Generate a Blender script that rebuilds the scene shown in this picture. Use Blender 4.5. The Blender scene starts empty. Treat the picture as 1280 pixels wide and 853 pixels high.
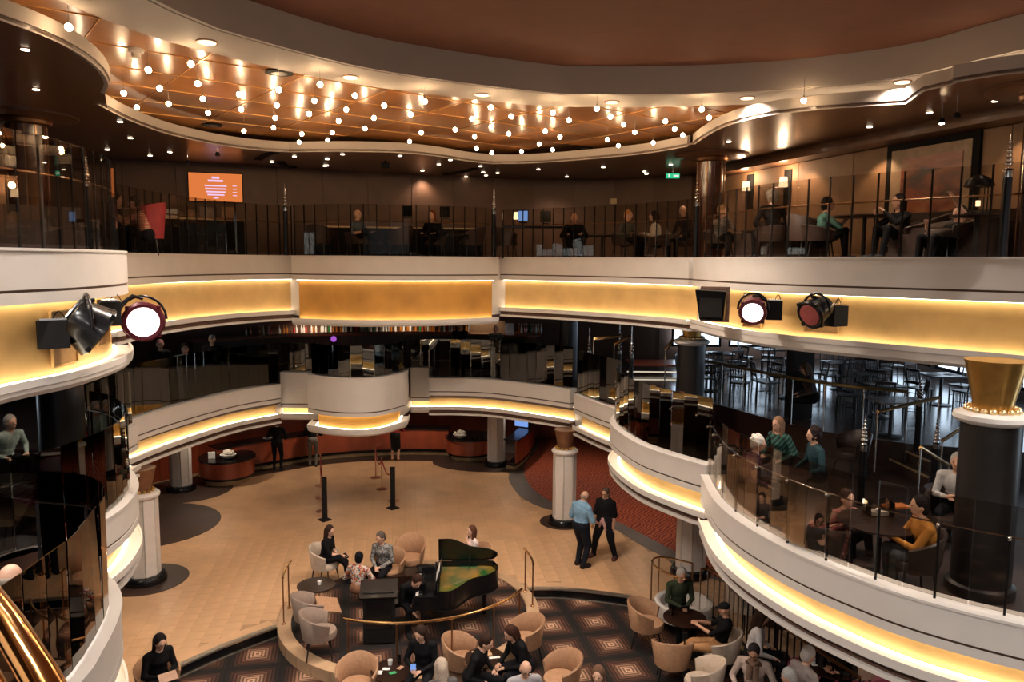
import bpy, bmesh, math, random
import numpy as np
from mathutils import Vector, Matrix, Quaternion
from mathutils.geometry import tessellate_polygon, convex_hull_2d
PI = math.pi
random.seed(7)
S = bpy.context.scene
COL = S.collection
# ------------------------------------------------------------------ camera
F = 950.0; PITCH = math.radians(6.0); ROLL = 0.0073; EYE = Vector((0, 0, 6.8))
_cd = bpy.data.cameras.new('camera'); CAM = bpy.data.objects.new('camera', _cd); COL.objects.link(CAM)
_cd.sensor_width = 36.0; _cd.lens = F / 1280 * 36.0; _cd.clip_start = 0.05; _cd.clip_end = 200
CAM.matrix_world = Matrix.Translation(EYE) @ Matrix.Rotation(PI/2 - PITCH, 4, 'X') @ Matrix.Rotation(ROLL, 4, 'Z')
S.camera = CAM
# ------------------------------------------------------------------ world, exposure
S.view_settings.view_transform = 'Standard'; S.view_settings.look = 'None'; S.view_settings.gamma = 1
S.view_settings.use_curve_mapping = False; S.view_settings.exposure = 0.0
W = bpy.data.worlds.new('world'); S.world = W; W.use_nodes = True
W.node_tree.nodes['Background'].inputs[0].default_value = (0.9, 0.75, 0.65, 1)
W.node_tree.nodes['Background'].inputs[1].default_value = 0.02
# ------------------------------------------------------------------ unprojection of measured points
def ray(px, py):
    x = (px - 640) / F; y = -(py - 426.5) / F
    c, s = math.cos(ROLL), math.sin(ROLL)
    x, y = x*c - y*s, x*s + y*c
    cp, sp = math.cos(PITCH), math.sin(PITCH)
    return Vector((x, cp + y*sp, -sp + y*cp))
def pz(px, py, z):
    r = ray(px, py); return EYE + r * ((z - EYE.z) / r.z)
def py_(px, py, Y):
    r = ray(px, py); return EYE + r * (Y / r.y)
def P2(pts, z):
    return [tuple(pz(x, y, z)[:2]) for x, y in pts]
# ------------------------------------------------------------------ lamps
def spot(name, loc, energy, color=(1, .8, .62), size=math.radians(120), blend=.6, rad=.12, rot=None):
    l = bpy.data.lights.new(name, 'SPOT'); l.energy = energy; l.color = color; l.spot_size = size
    l.spot_blend = blend; l.shadow_soft_size = rad
    o = bpy.data.objects.new(name, l); o.location = loc
    if rot: o.rotation_euler = rot
    COL.objects.link(o); return o
def area(name, loc, energy, sx, sy, color=(1, .8, .62), rot=(0, 0, 0)):
    l = bpy.data.lights.new(name, 'AREA'); l.energy = energy; l.color = color; l.shape = 'RECTANGLE'; l.size = sx; l.size_y = sy
    o = bpy.data.objects.new(name, l); o.location = loc; o.rotation_euler = rot
    COL.objects.link(o); return o
RING_LIGHTS = [(259, 52), (438, 96), (603, 118), (765, 127), (934, 122), (1128, 102)]
ring_spots = [tuple(pz(x, y, 9.5)[:2]) for x, y in RING_LIGHTS]
ring_hidden = [(7.6, 7.6), (7.3, 4.2), (5.2, 1.2), (2, 0.2), (-1.4, 1.0), (-3.9, 3.4), (-4.6, 6.0)]
for k, (x, y) in enumerate(ring_spots + ring_hidden):
    spot('ring_lamp', (x, y, 9.46), 880 if k < 6 else 1150, (1, .84, .70) if k < 6 else (1, .92, .85), math.radians(150), .7, .12)
# lamps under the decks (recessed downlights; last few middle ones added to brighten the dark lounges)
for x, y in [(-8.5, 18), (-8.8, 22), (-6, 24.2), (-3, 25), (0, 25), (3, 24), (3.6, 20), (6.5, 17), (8, 13), (5.5, 9), (-7.5, 12), (7.5, 21)]:
    spot('ground_lamp', (x, y, 2.42), 95, (1, .78, .58), math.radians(140), .8, .08)
for x, y in [(-8.5, 19), (-5.5, 22.6), (-1, 24), (4, 22), (5.0, 14.0), (7, 10), (-8, 12), (4.7, 9.3), (5.6, 11.6), (-6.3, 9.6)]:
    spot('middle_lamp', (x, y, 5.36), 30, (1, .78, .6), math.radians(140), .8, .08)
for x, y in [(-8.5, 16.5), (-6.5, 20.2), (-2.5, 21.6), (1.2, 22), (4.4, 19.5), (6.6, 14.8), (7.7, 11.6), (-9.5, 12.5)]:
    spot('top_lamp', (x, y, 9.1), 50, (1, .72, .5), math.radians(130), .8, .08)
area('dining_daylight', (12.6, 17, 4.6), 80, 9, 1.2, (.72, .88, 1), (0, math.radians(90), 0))
area('rear_fill', (0, -4.6, 6.2), 110, 16, 5, (.80, .90, 1), (math.radians(90), 0, 0))  # unseen fill added behind the viewer to whiten the balcony fronts, no window there
area('stair_daylight', (12.4, 9, 4.9), 60, 4, 1.4, (.72, .88, 1), (0, math.radians(90), 0))
area('left_daylight', (-12.6, 14, 4.6), 90, 6, 1.4, (.75, .88, 1), (0, math.radians(-90), 0))
# ------------------------------------------------------------------ materials
MATS = {}
def mat(name, color, rough=.5, metal=0.0, noise=.12, scale=8.0, bump=0.0, emit=None, spec=.5, coat=0.0, stretch=None):
    if name in MATS: return MATS[name]
    m = bpy.data.materials.new(name); m.use_nodes = True; nt = m.node_tree; N = nt.nodes; L = nt.links
    b = N['Principled BSDF']
    b.inputs['Roughness'].default_value = rough; b.inputs['Metallic'].default_value = metal
    b.inputs['Specular IOR Level'].default_value = spec
    if coat: b.inputs['Coat Weight'].default_value = coat; b.inputs['Coat Roughness'].default_value = .08
    tc = N.new('ShaderNodeTexCoord'); src = tc.outputs['Object']
    if stretch:
        mp = N.new('ShaderNodeMapping'); mp.inputs['Scale'].default_value = stretch; L.new(src, mp.inputs[0]); src = mp.outputs[0]
    t = N.new('ShaderNodeTexNoise'); t.inputs['Scale'].default_value = scale; t.inputs['Detail'].default_value = 3
    L.new(src, t.inputs['Vector'])
    mr = N.new('ShaderNodeMapRange'); mr.inputs['From Min'].default_value = .3; mr.inputs['From Max'].default_value = .7
    mr.inputs['To Min'].default_value = 1 - noise; mr.inputs['To Max'].default_value = 1 + noise
    L.new(t.outputs['Fac'], mr.inputs['Value'])
    mx = N.new('ShaderNodeVectorMath'); mx.operation = 'SCALE'; mx.inputs[0].default_value = color[:3]
    L.new(mr.outputs[0], mx.inputs['Scale']); L.new(mx.outputs[0], b.inputs['Base Color'])
    if bump:
        bp = N.new('ShaderNodeBump'); bp.inputs['Strength'].default_value = bump; bp.inputs['Distance'].default_value = .01
        L.new(t.outputs['Fac'], bp.inputs['Height']); L.new(bp.outputs[0], b.inputs['Normal'])
    if emit:
        b.inputs['Emission Color'].default_value = (*emit[0], 1); b.inputs['Emission Strength'].default_value = emit[1]
    MATS[name] = m; return m
def glass(name, alpha=.55, ior=1.6, rough=0.0, film=None, refl=1.0):
    m = bpy.data.materials.new(name); m.use_nodes = True; nt = m.node_tree; N = nt.nodes; L = nt.links
    N.remove(N['Principled BSDF']); out = N['Material Output']
    tr = N.new('ShaderNodeBsdfTransparent'); tr.inputs[0].default_value = (*[alpha*c for c in (film or (1, .97, .93))], 1)
    gl = N.new('ShaderNodeBsdfGlossy'); gl.inputs['Roughness'].default_value = rough; gl.inputs[0].default_value = (1, .96, .9, 1)
    fr = N.new('ShaderNodeFresnel'); fr.inputs[0].default_value = ior
    mu = N.new('ShaderNodeMath'); mu.operation = 'MULTIPLY'; mu.inputs[1].default_value = refl; L.new(fr.outputs[0], mu.inputs[0])
    mx = N.new('ShaderNodeMixShader'); L.new(mu.outputs[0], mx.inputs[0]); L.new(tr.outputs[0], mx.inputs[1]); L.new(gl.outputs[0], mx.inputs[2])
    L.new(mx.outputs[0], out.inputs[0]); MATS[name] = m; return m
def emis(name, color, strength):
    m = bpy.data.materials.new(name); m.use_nodes = True; nt = m.node_tree; N = nt.nodes; L = nt.links
    N.remove(N['Principled BSDF']); e = N.new('ShaderNodeEmission'); e.inputs[0].default_value = (*color, 1); e.inputs[1].default_value = strength
    L.new(e.outputs[0], N['Material Output'].inputs[0]); MATS[name] = m; return m
M_white = mat('white_lacquer', (.60, .565, .53), .45, 0, .03, 3)
M_ring = mat('ring_plaster', (.47, .405, .35), .7, 0, .03, 2)
M_gold = mat('gold_leaf_panel', (.60, .37, .13), .6, .05, .10, 2.5, .1)
M_gold2 = mat('deep_gold_panel', (.52, .25, .045), .6, .08, .18, 1.6, .1)
M_groove = mat('groove_bronze', (.08, .045, .03), .4, .4)
M_vent = mat('vent_bronze', (.16, .09, .065), .45, .4, .25, 20)
M_led = emis('led_strip', (1, .86, .64), 12.0)
M_led_cove = emis('cove_strip', (1, .76, .50), 9.0)
M_tile = mat('tan_tile', (.62, .385, .215), .32, 0, .12, 1.3)
M_tile2 = mat('tan_tile_darker', (.60, .37, .205), .32, 0, .12, 1.3)
M_grout = mat('grout', (.44, .28, .165), .8)
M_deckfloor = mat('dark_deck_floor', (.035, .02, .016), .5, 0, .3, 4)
M_ceilwood = mat('ceiling_wood', (.30, .115, .035), .30, 0, .22, 3, 0, coat=.3, stretch=(1, 7, 1))
M_soffit = mat('soffit_wood', (.15, .068, .035), .33, 0, .18, 3, 0, coat=.2, stretch=(6, 1, 1))
M_dome = mat('dome_brown', (.22, .085, .045), .8, 0, .05, 3)
M_ceilgold = mat('gold_trim', (.75, .42, .16), .3, .8)
M_wallbrown = mat('brown_wall_panel', (.13, .066, .04), .55, 0, .12, 2)
M_walltan = mat('tan_wall_covering', (.27, .155, .085), .6, 0, .1, 3)
M_red = mat('red_wood', (.33, .062, .026), .32, 0, .25, 3, 0, coat=.3, stretch=(1, 1, .2))
M_plinth = mat('brass_plinth', (.50, .36, .20), .35, .5)
M_black = mat('black_lacquer', (.005, .005, .006), .25, 0, .2, 6, 0, coat=.15, spec=.3)
M_blackm = mat('black_matt', (.012, .011, .011), .75, spec=.12)
M_darkcol = mat('dark_column', (.012, .010, .010), .35, 0, .2, 3)
M_reddarkcol = mat('mahogany_column', (.075, .025, .015), .2, 0, .4, 3, 0, coat=.6, stretch=(9, 9, .6))
M_colwhite = mat('column_cream', (.66, .63, .60), .4, 0, .04)
M_brass = mat('polished_brass', (.78, .48, .22), .18, 1.0, .05)
M_goldcap = mat('gold_capital', (.62, .36, .10), .28, .85, .15, 6, .1)
M_pearl = mat('gold_bead', (.85, .64, .34), .25, .8)
M_chrome = mat('chrome', (.75, .72, .68), .15, 1.0, .05)
M_glass = glass('smoked_glass', alpha=.88, ior=1.45, refl=.35)
M_glassm = glass('grey_glass', alpha=.82, ior=1.6, refl=.55)
M_glassd = glass('dark_glass', alpha=.66, ior=1.95, film=(.85, .9, .88))
M_glassamber = glass('amber_glass', alpha=.35, ior=1.6, film=(1, .62, .36))
M_clear = glass('clear_glass', alpha=.85, ior=1.45)
M_tan = mat('tan_upholstery', (.36, .20, .11), .75, 0, .12, 20, .1)
M_cream = mat('cream_upholstery', (.52, .42, .33), .75, 0, .1, 20, .1)
M_taupe = mat('taupe_upholstery', (.26, .19, .15), .75, 0, .1, 20, .1)
M_legblack = mat('black_leg', (.012, .01, .01), .35)
M_darkwood = mat('dark_wood', (.02, .008, .005), .3, 0, .35, 5, 0, coat=.05, stretch=(1, 6, 1))
M_paper = mat('paper_white', (.75, .74, .72), .7)
M_bulb = emis('bulb_glow', (1, .70, .40), 110.0)
M_down = emis('downlight_glow', (1, .80, .58), 14.0)
M_downring = emis('ring_downlight_glow', (1, .74, .5), 2.2)
M_bronze = mat('bronze_rim', (.30, .15, .07), .3, .9)
M_screen = emis('screen_orange', (.75, .20, .05), 1.0)
M_screentext = emis('screen_lettering', (.75, .5, .75), 1.2)
M_screenblue = emis('screen_blue', (.25, .45, 1), .8)
M_shade = emis('lamp_shade_glow', (1, .66, .38), 2.2)
M_lens = emis('stage_lamp_glow', (1, .86, .82), 5.0)
M_burg = mat('burgundy_housing', (.10, .012, .02), .3, .2)
M_green = emis('exit_green', (.05, .75, .35), .8)
M_window = emis('daylight_pane', (.66, .82, 1), 3.0)
M_signw = emis('sign_white', (1, .9, .8), 1.0)
# ------------------------------------------------------------------ mesh builder
class MB:
    def __init__(s): s.v = []; s.f = []; s.m = []
    def add(s, v, f, mi=0):
        o = len(s.v); s.v += [tuple(p) for p in v]; s.f += [tuple(i + o for i in q) for q in f]; s.m += [mi] * len(f); return s
    def box(s, c, d, rz=0, mi=0, rot=None):
        x, y, z = d[0]/2, d[1]/2, d[2]/2
        R = rot if rot is not None else Matrix.Rotation(rz, 3, 'Z'); c = Vector(c)
        v = [c + R @ Vector((a*x, b*y, g*z)) for g in (-1, 1) for b in (-1, 1) for a in (-1, 1)]
        return s.add(v, [(0, 2, 3, 1), (4, 5, 7, 6), (0, 1, 5, 4), (2, 6, 7, 3), (0, 4, 6, 2), (1, 3, 7, 5)], mi)
    def cyl(s, a, b, r0, r1=None, n=12, mi=0, caps=True):
        r1 = r0 if r1 is None else r1; a = Vector(a); b = Vector(b); d = (b - a).normalized()
        u = d.orthogonal().normalized(); w = d.cross(u)
        v = []
        for p, r in ((a, r0), (b, r1)):
            for k in range(n):
                t = 2*PI*k/n; v.append(p + u*(r*math.cos(t)) + w*(r*math.sin(t)))
        f = [(k, (k+1) % n, n + (k+1) % n, n + k) for k in range(n)]
        if caps: f += [tuple(reversed(range(n))), tuple(range(n, 2*n))]
        return s.add(v, f, mi)
    def lathe(s, prof, c=(0, 0, 0), n=20, mi=0, R=None, sx=1, sy=1):
        c = Vector(c); v = []; m = len(prof)
        for r, z in prof:
            for k in range(n):
                t = 2*PI*k/n; q = Vector((r*math.cos(t)*sx, r*math.sin(t)*sy, z)); v.append(c + (R @ q if R is not None else q))
        f = [(j*n + k, j*n + (k+1) % n, (j+1)*n + (k+1) % n, (j+1)*n + k) for j in range(m-1) for k in range(n)]
        f += [tuple(reversed(range(n))), tuple(range((m-1)*n, m*n))]
        return s.add(v, f, mi)
    def ball(s, c, r, n=10, m=6, mi=0, R=None):
        if not isinstance(r, (tuple, list)): r = (r, r, r)
        c = Vector(c); v = []
        for j in range(1, m):
            a = -PI/2 + PI*j/m
            for k in range(n):
                t = 2*PI*k/n; q = Vector((r[0]*math.cos(a)*math.cos(t), r[1]*math.cos(a)*math.sin(t), r[2]*math.sin(a)))
                v.append(c + (R @ q if R is not None else q))
        b = Vector((0, 0, -r[2])); t_ = Vector((0, 0, r[2]))
        v += [c + (R @ b if R is not None else b), c + (R @ t_ if R is not None else t_)]
        B = (m-1)*n; T = B + 1
        f = [(j*n + k, j*n + (k+1) % n, (j+1)*n + (k+1) % n, (j+1)*n + k) for j in range(m-2) for k in range(n)]
        f += [(B, (k+1) % n, k) for k in range(n)] + [(T, (m-2)*n + k, (m-2)*n + (k+1) % n) for k in range(n)]
        return s.add(v, f, mi)
    def cap(s, a, b, r0, r1, n=10, mi=0):   # tapered capsule
        a = Vector(a); b = Vector(b); d = b - a; L = max(d.length, 1e-5); R = d.to_track_quat('Z', 'Y').to_matrix()
        prof = [(r0*math.cos(t), r0*math.sin(t)) for t in (-PI/2*.98, -PI/3, -PI/6, 0)] + [(r1*math.cos(t), L + r1*math.sin(t)) for t in (0, PI/6, PI/3, PI/2*.98)]
        return s.lathe([(max(r, 1e-4), z) for r, z in prof], a, n, mi, R)
    def tube(s, pts, r, n=8, mi=0, closed=False):
        pts = [Vector(p) for p in pts]; m = len(pts); v = []; up = None
        for i, p in enumerate(pts):
            a = pts[i-1] if i or closed else p; b = pts[(i+1) % m] if i < m-1 or closed else p
            d = (b - a).normalized()
            if up is None: up = d.orthogonal().normalized()
            u = (up - d*up.dot(d)).normalized(); up = u; w = d.cross(u)
            rr = r[i] if isinstance(r, (list, tuple)) else r
            for k in range(n):
                t = 2*PI*k/n; v.append(p + u*(rr*math.cos(t)) + w*(rr*math.sin(t)))
        f = [(j*n + k, j*n + (k+1) % n, ((j+1) % m)*n + (k+1) % n, ((j+1) % m)*n + k) for j in range(m if closed else m-1) for k in range(n)]
        if not closed: f += [tuple(reversed(range(n))), tuple(range((m-1)*n, m*n))]
        return s.add(v, f, mi)
    def prism(s, poly, z0, z1, mi=0):
        n = len(poly); v = [(x, y, z0) for x, y in poly] + [(x, y, z1) for x, y in poly]
        f = [(k, (k+1) % n, n + (k+1) % n, n + k) for k in range(n)]
        s.add(v, f, mi)
        tri = tessellate_polygon([[Vector((x, y, 0)) for x, y in poly]])
        s.add(v, [t[::-1] for t in tri] + [tuple(i + n for i in t) for t in tri], mi); return s
    def ring(s, outer, hole, z0, z1, mi=0, side=1):
        al = list(outer) + list(hole); n = len(al)
        tri = tessellate_polygon([[Vector((x, y, 0)) for x, y in outer], [Vector((x, y, 0)) for x, y in hole]])
        v = [(x, y, z0) for x, y in al] + [(x, y, z1) for x, y in al]
        s.add(v, [t for t in tri] + [tuple(i + n for i in t) for t in tri], mi)
        a = len(outer); h = len(hole)
        s.add(v, [(k, (k+1) % a, n + (k+1) % a, n + k) for k in range(a)] + [(a+k, a + (k+1) % h, n + a + (k+1) % h, n + a + k) for k in range(h)], side); return s
    def sweep(s, pl, prof, closed=False, mi=0, frames=None):
        fr = frames or frame2(pl, closed); m = len(pl); k = len(prof)
        v = [(p[0] + nx*u, p[1] + ny*u, z) for (p, (nx, ny)) in zip(pl, fr) for u, z in prof]
        f = []
        for j in range(m if closed else m-1):
            J = (j+1) % m
            for q in range(k):
                Q = (q+1) % k; f.append((j*k+q, J*k+q, J*k+Q, j*k+Q))
        if not closed: f += [tuple(range(k)), tuple(reversed(range((m-1)*k, m*k)))]
        return s.add(v, f, mi)
    def build(s, name, mats, parent=None, smooth=True, ang=35, loc=None, fix=True):
        me = bpy.data.meshes.new(name); me.from_pydata(s.v, [], s.f)
        if not isinstance(mats, (list, tuple)): mats = [mats]
        for m in mats: me.materials.append(m)
        if len(mats) > 1: me.polygons.foreach_set('material_index', s.m)
        if fix:
            bm = bmesh.new(); bm.from_mesh(me); bmesh.ops.recalc_face_normals(bm, faces=bm.faces); bm.to_mesh(me); bm.free()
        if smooth: me.shade_smooth(); me.set_sharp_from_angle(angle=math.radians(ang))
        me.update()
        o = bpy.data.objects.new(name, me); COL.objects.link(o)
        if parent is not None: o.parent = parent
        if loc is not None: o.location = loc
        return o
VC = (0.3, 11.0)
def frame2(pl, closed=False, c=None):
    c = c or VC; out = []; m = len(pl)
    segs = []
    for i in range(m if closed else m-1):
        a = Vector(pl[i]).to_2d(); b = Vector(pl[(i+1) % m]).to_2d(); d = (b - a); d.normalize(); segs.append(Vector((-d.y, d.x)))
    mid = m//2; sg = 1 if segs[min(mid, len(segs)-1)].dot(Vector(c) - Vector(pl[mid]).to_2d()) > 0 else -1
    for i in range(m):
        a = segs[i-1] if (i or closed) else segs[0]; b = segs[i % len(segs)] if (i < m-1 or closed) else segs[-1]
        n = a + b
        if n.length < 1e-6: n = a.copy()
        n.normalize(); k = 1/max(n.dot(a), .5)
        out.append((n.x*k*sg, n.y*k*sg))
    return out
def offset(pl, u, closed=False): return [(p[0]+n[0]*u, p[1]+n[1]*u) for p, n in zip(pl, frame2(pl, closed))]
def crom(pts, step=.3, closed=False):
    P = [Vector(p).to_2d() for p in pts]; m = len(P); out = []
    for i in range(m if closed else m-1):
        p1 = P[i]; p2 = P[(i+1) % m]
        p0 = P[i-1] if (i or closed) else p1*2-p2; p3 = P[(i+2) % m] if (i < m-2 or closed) else p2*2-p1
        n = max(1, round((p2-p1).length/step))
        for k in range(n):
            t = k/n; out.append(tuple(.5*((2*p1) + (p2-p0)*t + (2*p0-5*p1+4*p2-p3)*t*t + (3*p1-p0-3*p2+p3)*t**3)))
    if not closed: out.append(tuple(P[-1]))
    return out
def resample(pl, step):
    P = [Vector(p).to_2d() for p in pl]; L = [0]
    for a, b in zip(P, P[1:]): L.append(L[-1] + (b-a).length)
    n = max(1, round(L[-1]/step)); out = []; j = 0
    for k in range(n+1):
        t = L[-1]*k/n
        while j < len(P)-2 and L[j+1] < t: j += 1
        q = (t - L[j])/max(L[j+1]-L[j], 1e-6); out.append(tuple(P[j].lerp(P[j+1], min(1, q))))
    return out
def inside(p, poly):
    x, y = p; c = False; n = len(poly); j = n-1
    for i in range(n):
        xi, yi = poly[i][:2]; xj, yj = poly[j][:2]
        if (yi > y) != (yj > y) and x < (xj-xi)*(y-yi)/(yj-yi)+xi: c = not c
        j = i
    return c
def tag(o, label, cat, group=None, kind=None):
    o['label'] = label; o['category'] = cat
    if group: o['group'] = group
    if kind: o['kind'] = kind
    return o
def thing(name, loc, label, cat, rz=0, group=None, kind=None):
    o = bpy.data.objects.new(name, None); o.empty_display_size = .1; COL.objects.link(o)
    o.location = loc; o.rotation_euler = (0, 0, rz); return tag(o, label, cat, group, kind)
KIDS = {}
def copy_tree(o, loc=None, rz=None, label=None, group=None, scale=None):
    kids = {}
    for q in bpy.data.objects:
        if q.parent is not None: kids.setdefault(q.parent.name, []).append(q)
    def rec(s_, par):
        c = s_.copy(); COL.objects.link(c)
        if par is not None: c.parent = par
        for ch in kids.get(s_.name, []): rec(ch, c)
        return c
    r = rec(o, None)
    if loc is not None: r.location = loc
    if rz is not None: r.rotation_euler = (0, 0, rz)
    if label: r['label'] = label
    if group: r['group'] = group
    if scale: r.scale = (scale,)*3
    return r
# ================================================================== STRUCTURE
RECT = [(-13, -5), (13, -5), (13, 30), (-13, 30)]
# --- plan outlines of the balcony edges (outer face lines), far side measured, near side closed behind the viewer
S1 = crom([(-4.6, 3.0), (-4.95, 5.5), (-5.05, 7.47), (-4.93, 8.3), (-4.95, 9.0), (-5.1, 9.9), (-5.4, 10.7), (-5.85, 11.5)])
S2 = crom([(-6.75, 12.9), (-6.9, 14.4), (-6.8, 15.9), (-6.45, 17.2), (-5.9, 18.2), (-5.35, 18.75)])
S3 = crom([(-5.3, 18.3), (-4.75, 18.05), (-3.7, 17.8), (-2.62, 17.9), (-1.6, 18.25), (-.75, 18.75), (-.35, 19.1)])
S4 = crom([(-.32, 19.6), (.69, 18.93), (1.74, 18.11), (2.66, 17.16), (3.4, 16.2), (3.62, 15.7)])
S5 = crom([(3.66, 15.5), (3.76, 14.2), (4.0, 13.0), (4.4, 12.1), (4.87, 11.45), (5.72, 10.45), (6.5, 9.55), (7.3, 8.0), (7.6, 5.0), (7.2, 2.0)])
UP = [dict(pl=S1, zl=6.9, zg=6.44, zs=5.53, zb=5.35, vent=0), dict(pl=S2, zl=6.9, zg=6.44, zs=5.56, zb=5.31, vent=1),
      dict(pl=S3, zl=6.9, zg=6.44, zs=5.40, zb=5.24, vent=0), dict(pl=S4, zl=6.9, zg=6.44, zs=5.62, zb=5.38, vent=1),
      dict(pl=S5, zl=6.9, zg=6.44, zs=5.66, zb=5.42, vent=0)]
UPN = ['nearest on the left carrying two stage lamps', 'left of the deep golden centre bay', 'deep golden centre bay bulging outward', 'right of the deep golden centre bay', 'long right-hand one carrying the speaker and two stage lamps']
A2 = crom([(-3.3, 2.0), (-3.3, 4.0), (-3.36, 5.6), (-3.45, 6.1), (-3.62, 6.7), (-3.85, 7.2), (-4.25, 7.65), (-4.9, 7.8)], .2)
A1 = crom([(-5.6, 7.9), (-5.22, 8.6), (-5.15, 9.5), (-5.22, 10.1), (-5.42, 10.75), (-5.72, 11.3), (-6.12, 11.85), (-6.5, 12.28), (-7.0, 12.6)], .2)
A0 = crom([(-7.3, 12.8), (-7.38, 13.6), (-7.46, 14.9)])
AA = crom([(-7.85, 15.05), (-7.72, 16.1), (-7.4, 17.5), (-6.9, 18.95), (-6.15, 20.0)])
WL = [(-6.3, 20.45), (-5.3, 20.45)]
BU = [(-5.22, 19.7)] + crom([(-5.18, 19.05), (-4.8, 18.78), (-4.3, 18.55), (-3.72, 18.5), (-3.2, 18.8), (-2.76, 19.6)], .15) + [(-2.80, 20.4)]
WR = [(-2.9, 21.55), (-2.3, 21.55)]
BA = crom([(-2.34, 21.2), (-1.5, 21.2), (-.57, 21.0), (.65, 20.2), (1.52, 19.5)])
BB = crom([(1.56, 18.85), (2.0, 17.7), (2.38, 16.9)])
BC = crom([(2.3, 16.5), (2.06, 15.6), (2.11, 14.6), (2.38, 13.5), (2.88, 12.6), (3.2, 12.15)], .2)
BD = crom([(3.05, 11.9), (2.92, 10.6), (3.02, 9.6), (3.35, 8.6), (3.72, 7.95), (4.05, 7.5), (4.5, 7.1), (5.0, 6.75), (5.8, 6.2), (6.4, 5)], .2)
def md(pl, zl=3.5, zg=3.1, zs=2.70, zb=2.44, vent=1, w=.6): return dict(pl=pl, zl=zl, zg=zg, zs=zs, zb=zb, vent=vent)
MID = [md(A2, vent=0), md(A1), md(A0), md(AA), md(WL, 3.75, 2.86, 2.62, 2.44, 0), md(BU, 3.9, 3.02, 2.62, 2.44, 0), md(WR, 3.75, 2.86, 2.62, 2.44, 0), md(BA), md(BB), md(BC), md(BD, 3.42, 3.06)]
MIDN = ['closest one at bottom left beside the brass handrail', 'rounded one jutting out above the left cream column', 'short stub between the rounded left balcony and the long left curve', 'long left curve above the left reception desk', 'narrow white pier left of the white centre bulge', 'white centre bulge hanging over the reception desk', 'narrow white pier right of the white centre bulge', 'right-hand curve above the flower bowl desk', 'short one above the red carpet, next to the column with the bead collar', 'rounded one starting over the red carpet beside the couple', 'largest sweeping one at lower right']
def fascia(d, who, deck):
    pl, zl, zg, zs, zb = d['pl'], d['zl'], d['zg'], d['zs'], d['zb']
    mp = pl[len(pl)//2]
    t = thing('balcony_fascia', (0, 0, 0), f'curved white balcony front with lit gold band on the {deck} deck, {who}', 'balcony front', kind='structure')
    B = lambda nm, pr, m: MB().sweep(pl, pr).build(nm, m, t)
    B('lip', [(-.30, zg+.03), (0, zg+.03), (0, zl-.03), (.012, zl-.03), (.012, zl), (-.30, zl)], M_white)
    B('groove', [(-.28, zg), (-.015, zg), (-.015, zg+.03), (-.28, zg+.03)], M_groove)
    fb = zg-.12 if deck == 'top' else zg-.09
    B('frieze', [(-.28, fb), (0, fb), (0, zg), (-.28, zg)], M_white)
    B('gold_panel', [(-.30, zs-.04), (-.24, zs-.04), (-.24, fb), (-.30, fb)], M_gold2 if 'centre' in who and 'pier' not in who and 'left of' not in who and 'right of' not in who else M_gold)
    B('shelf', [(-.26, zs-.10), (.03, zs-.10 if d['vent'] else zs-.08), (.03, zs), (.005, zs), (.005, zs-.04), (-.26, zs-.04)], M_white)
    B('led_strip', [(-.21, zs-.038), (-.17, zs-.038), (-.17, zs-.03), (-.21, zs-.03)], M_led)
    B('led_strip', [(-.21, fb-.012), (-.175, fb-.012), (-.175, fb-.002), (-.21, fb-.002)], M_led)
    if d['vent']:
        B('vent_grille', [(-.26, zb+.05), (-.06, zb+.05), (-.06, zs-.10), (-.26, zs-.10)], M_vent)
        # fine slats of the grille, joined
        fr = frame2(pl); mb = MB()
        for k in range(2):
            z = zb+.05 + (zs-.15-zb)*(k+.7)/2.4
            mb.sweep(pl, [(-.06, z), (-.035, z), (-.035, z+.012), (-.06, z+.012)])
        o = mb.build('grille_slats', M_vent, t); o['kind'] = 'stuff'
        B('lower_edge', [(-.26, zb), (.0, zb), (.0, zb+.05), (-.26, zb+.05)], M_white)
    else:
        B('lower_edge', [(-.26, zb), (-.02, zb), (.02, zb+.05), (.02, zs-.085), (-.26, zs-.085)], M_white)
    return t
for d, w in zip(UP, UPN): fascia(d, w, 'top')
for d, w in zip(MID, MIDN): fascia(d, w, 'middle')
def hole_of(secs, close, u=-.25):
    h = []
    for d in secs: h += offset(d['pl'], u)
    return h + close
UH = hole_of(UP, [(5.5, -1.5), (0, -3), (-3.5, -1.5)])
MH = hole_of(MID, [(5, -2), (0, -3), (-3, -1)])
def struct(o, label, cat, kind='structure'): return tag(o, label, cat, kind=kind)
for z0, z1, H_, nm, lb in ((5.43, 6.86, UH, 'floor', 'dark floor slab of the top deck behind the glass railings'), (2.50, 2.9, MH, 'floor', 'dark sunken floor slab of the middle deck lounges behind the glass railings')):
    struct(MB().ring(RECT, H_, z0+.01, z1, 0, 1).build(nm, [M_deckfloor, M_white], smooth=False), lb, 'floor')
    hb = [(p[0], p[1]) for p in H_]
    struct(MB().ring(RECT, hb, z0-.03, z0, 0, 0).build('ceiling', mat('mid_soffit', (.045, .028, .022) if z0 > 4 else (.30, .16, .10), .5), smooth=False),
           'dark ceiling over the middle deck' if z0 > 4 else 'brown ceiling over the reception desks', 'ceiling')
RAISED_EDGE = [(3.0, 18.0), (4.7, 18.6), (5.3, 17.2), (5.95, 15.7), (6.7, 14.75), (7.5, 14.2), (9.3, 13.6), (13, 13.4)]
rp = [(-13, 13.4), (-7.6, 13.2)]
for d in MID[2:9]: rp += offset(d['pl'], -.22)
struct(MB().prism(rp + RAISED_EDGE[:1] + [(3.2, 21), (3.2, 29.8), (-13, 29.8)], 2.9, 3.4).build('floor', M_deckfloor, smooth=False), 'dark raised floor before the bar on the middle deck', 'floor')
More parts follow.
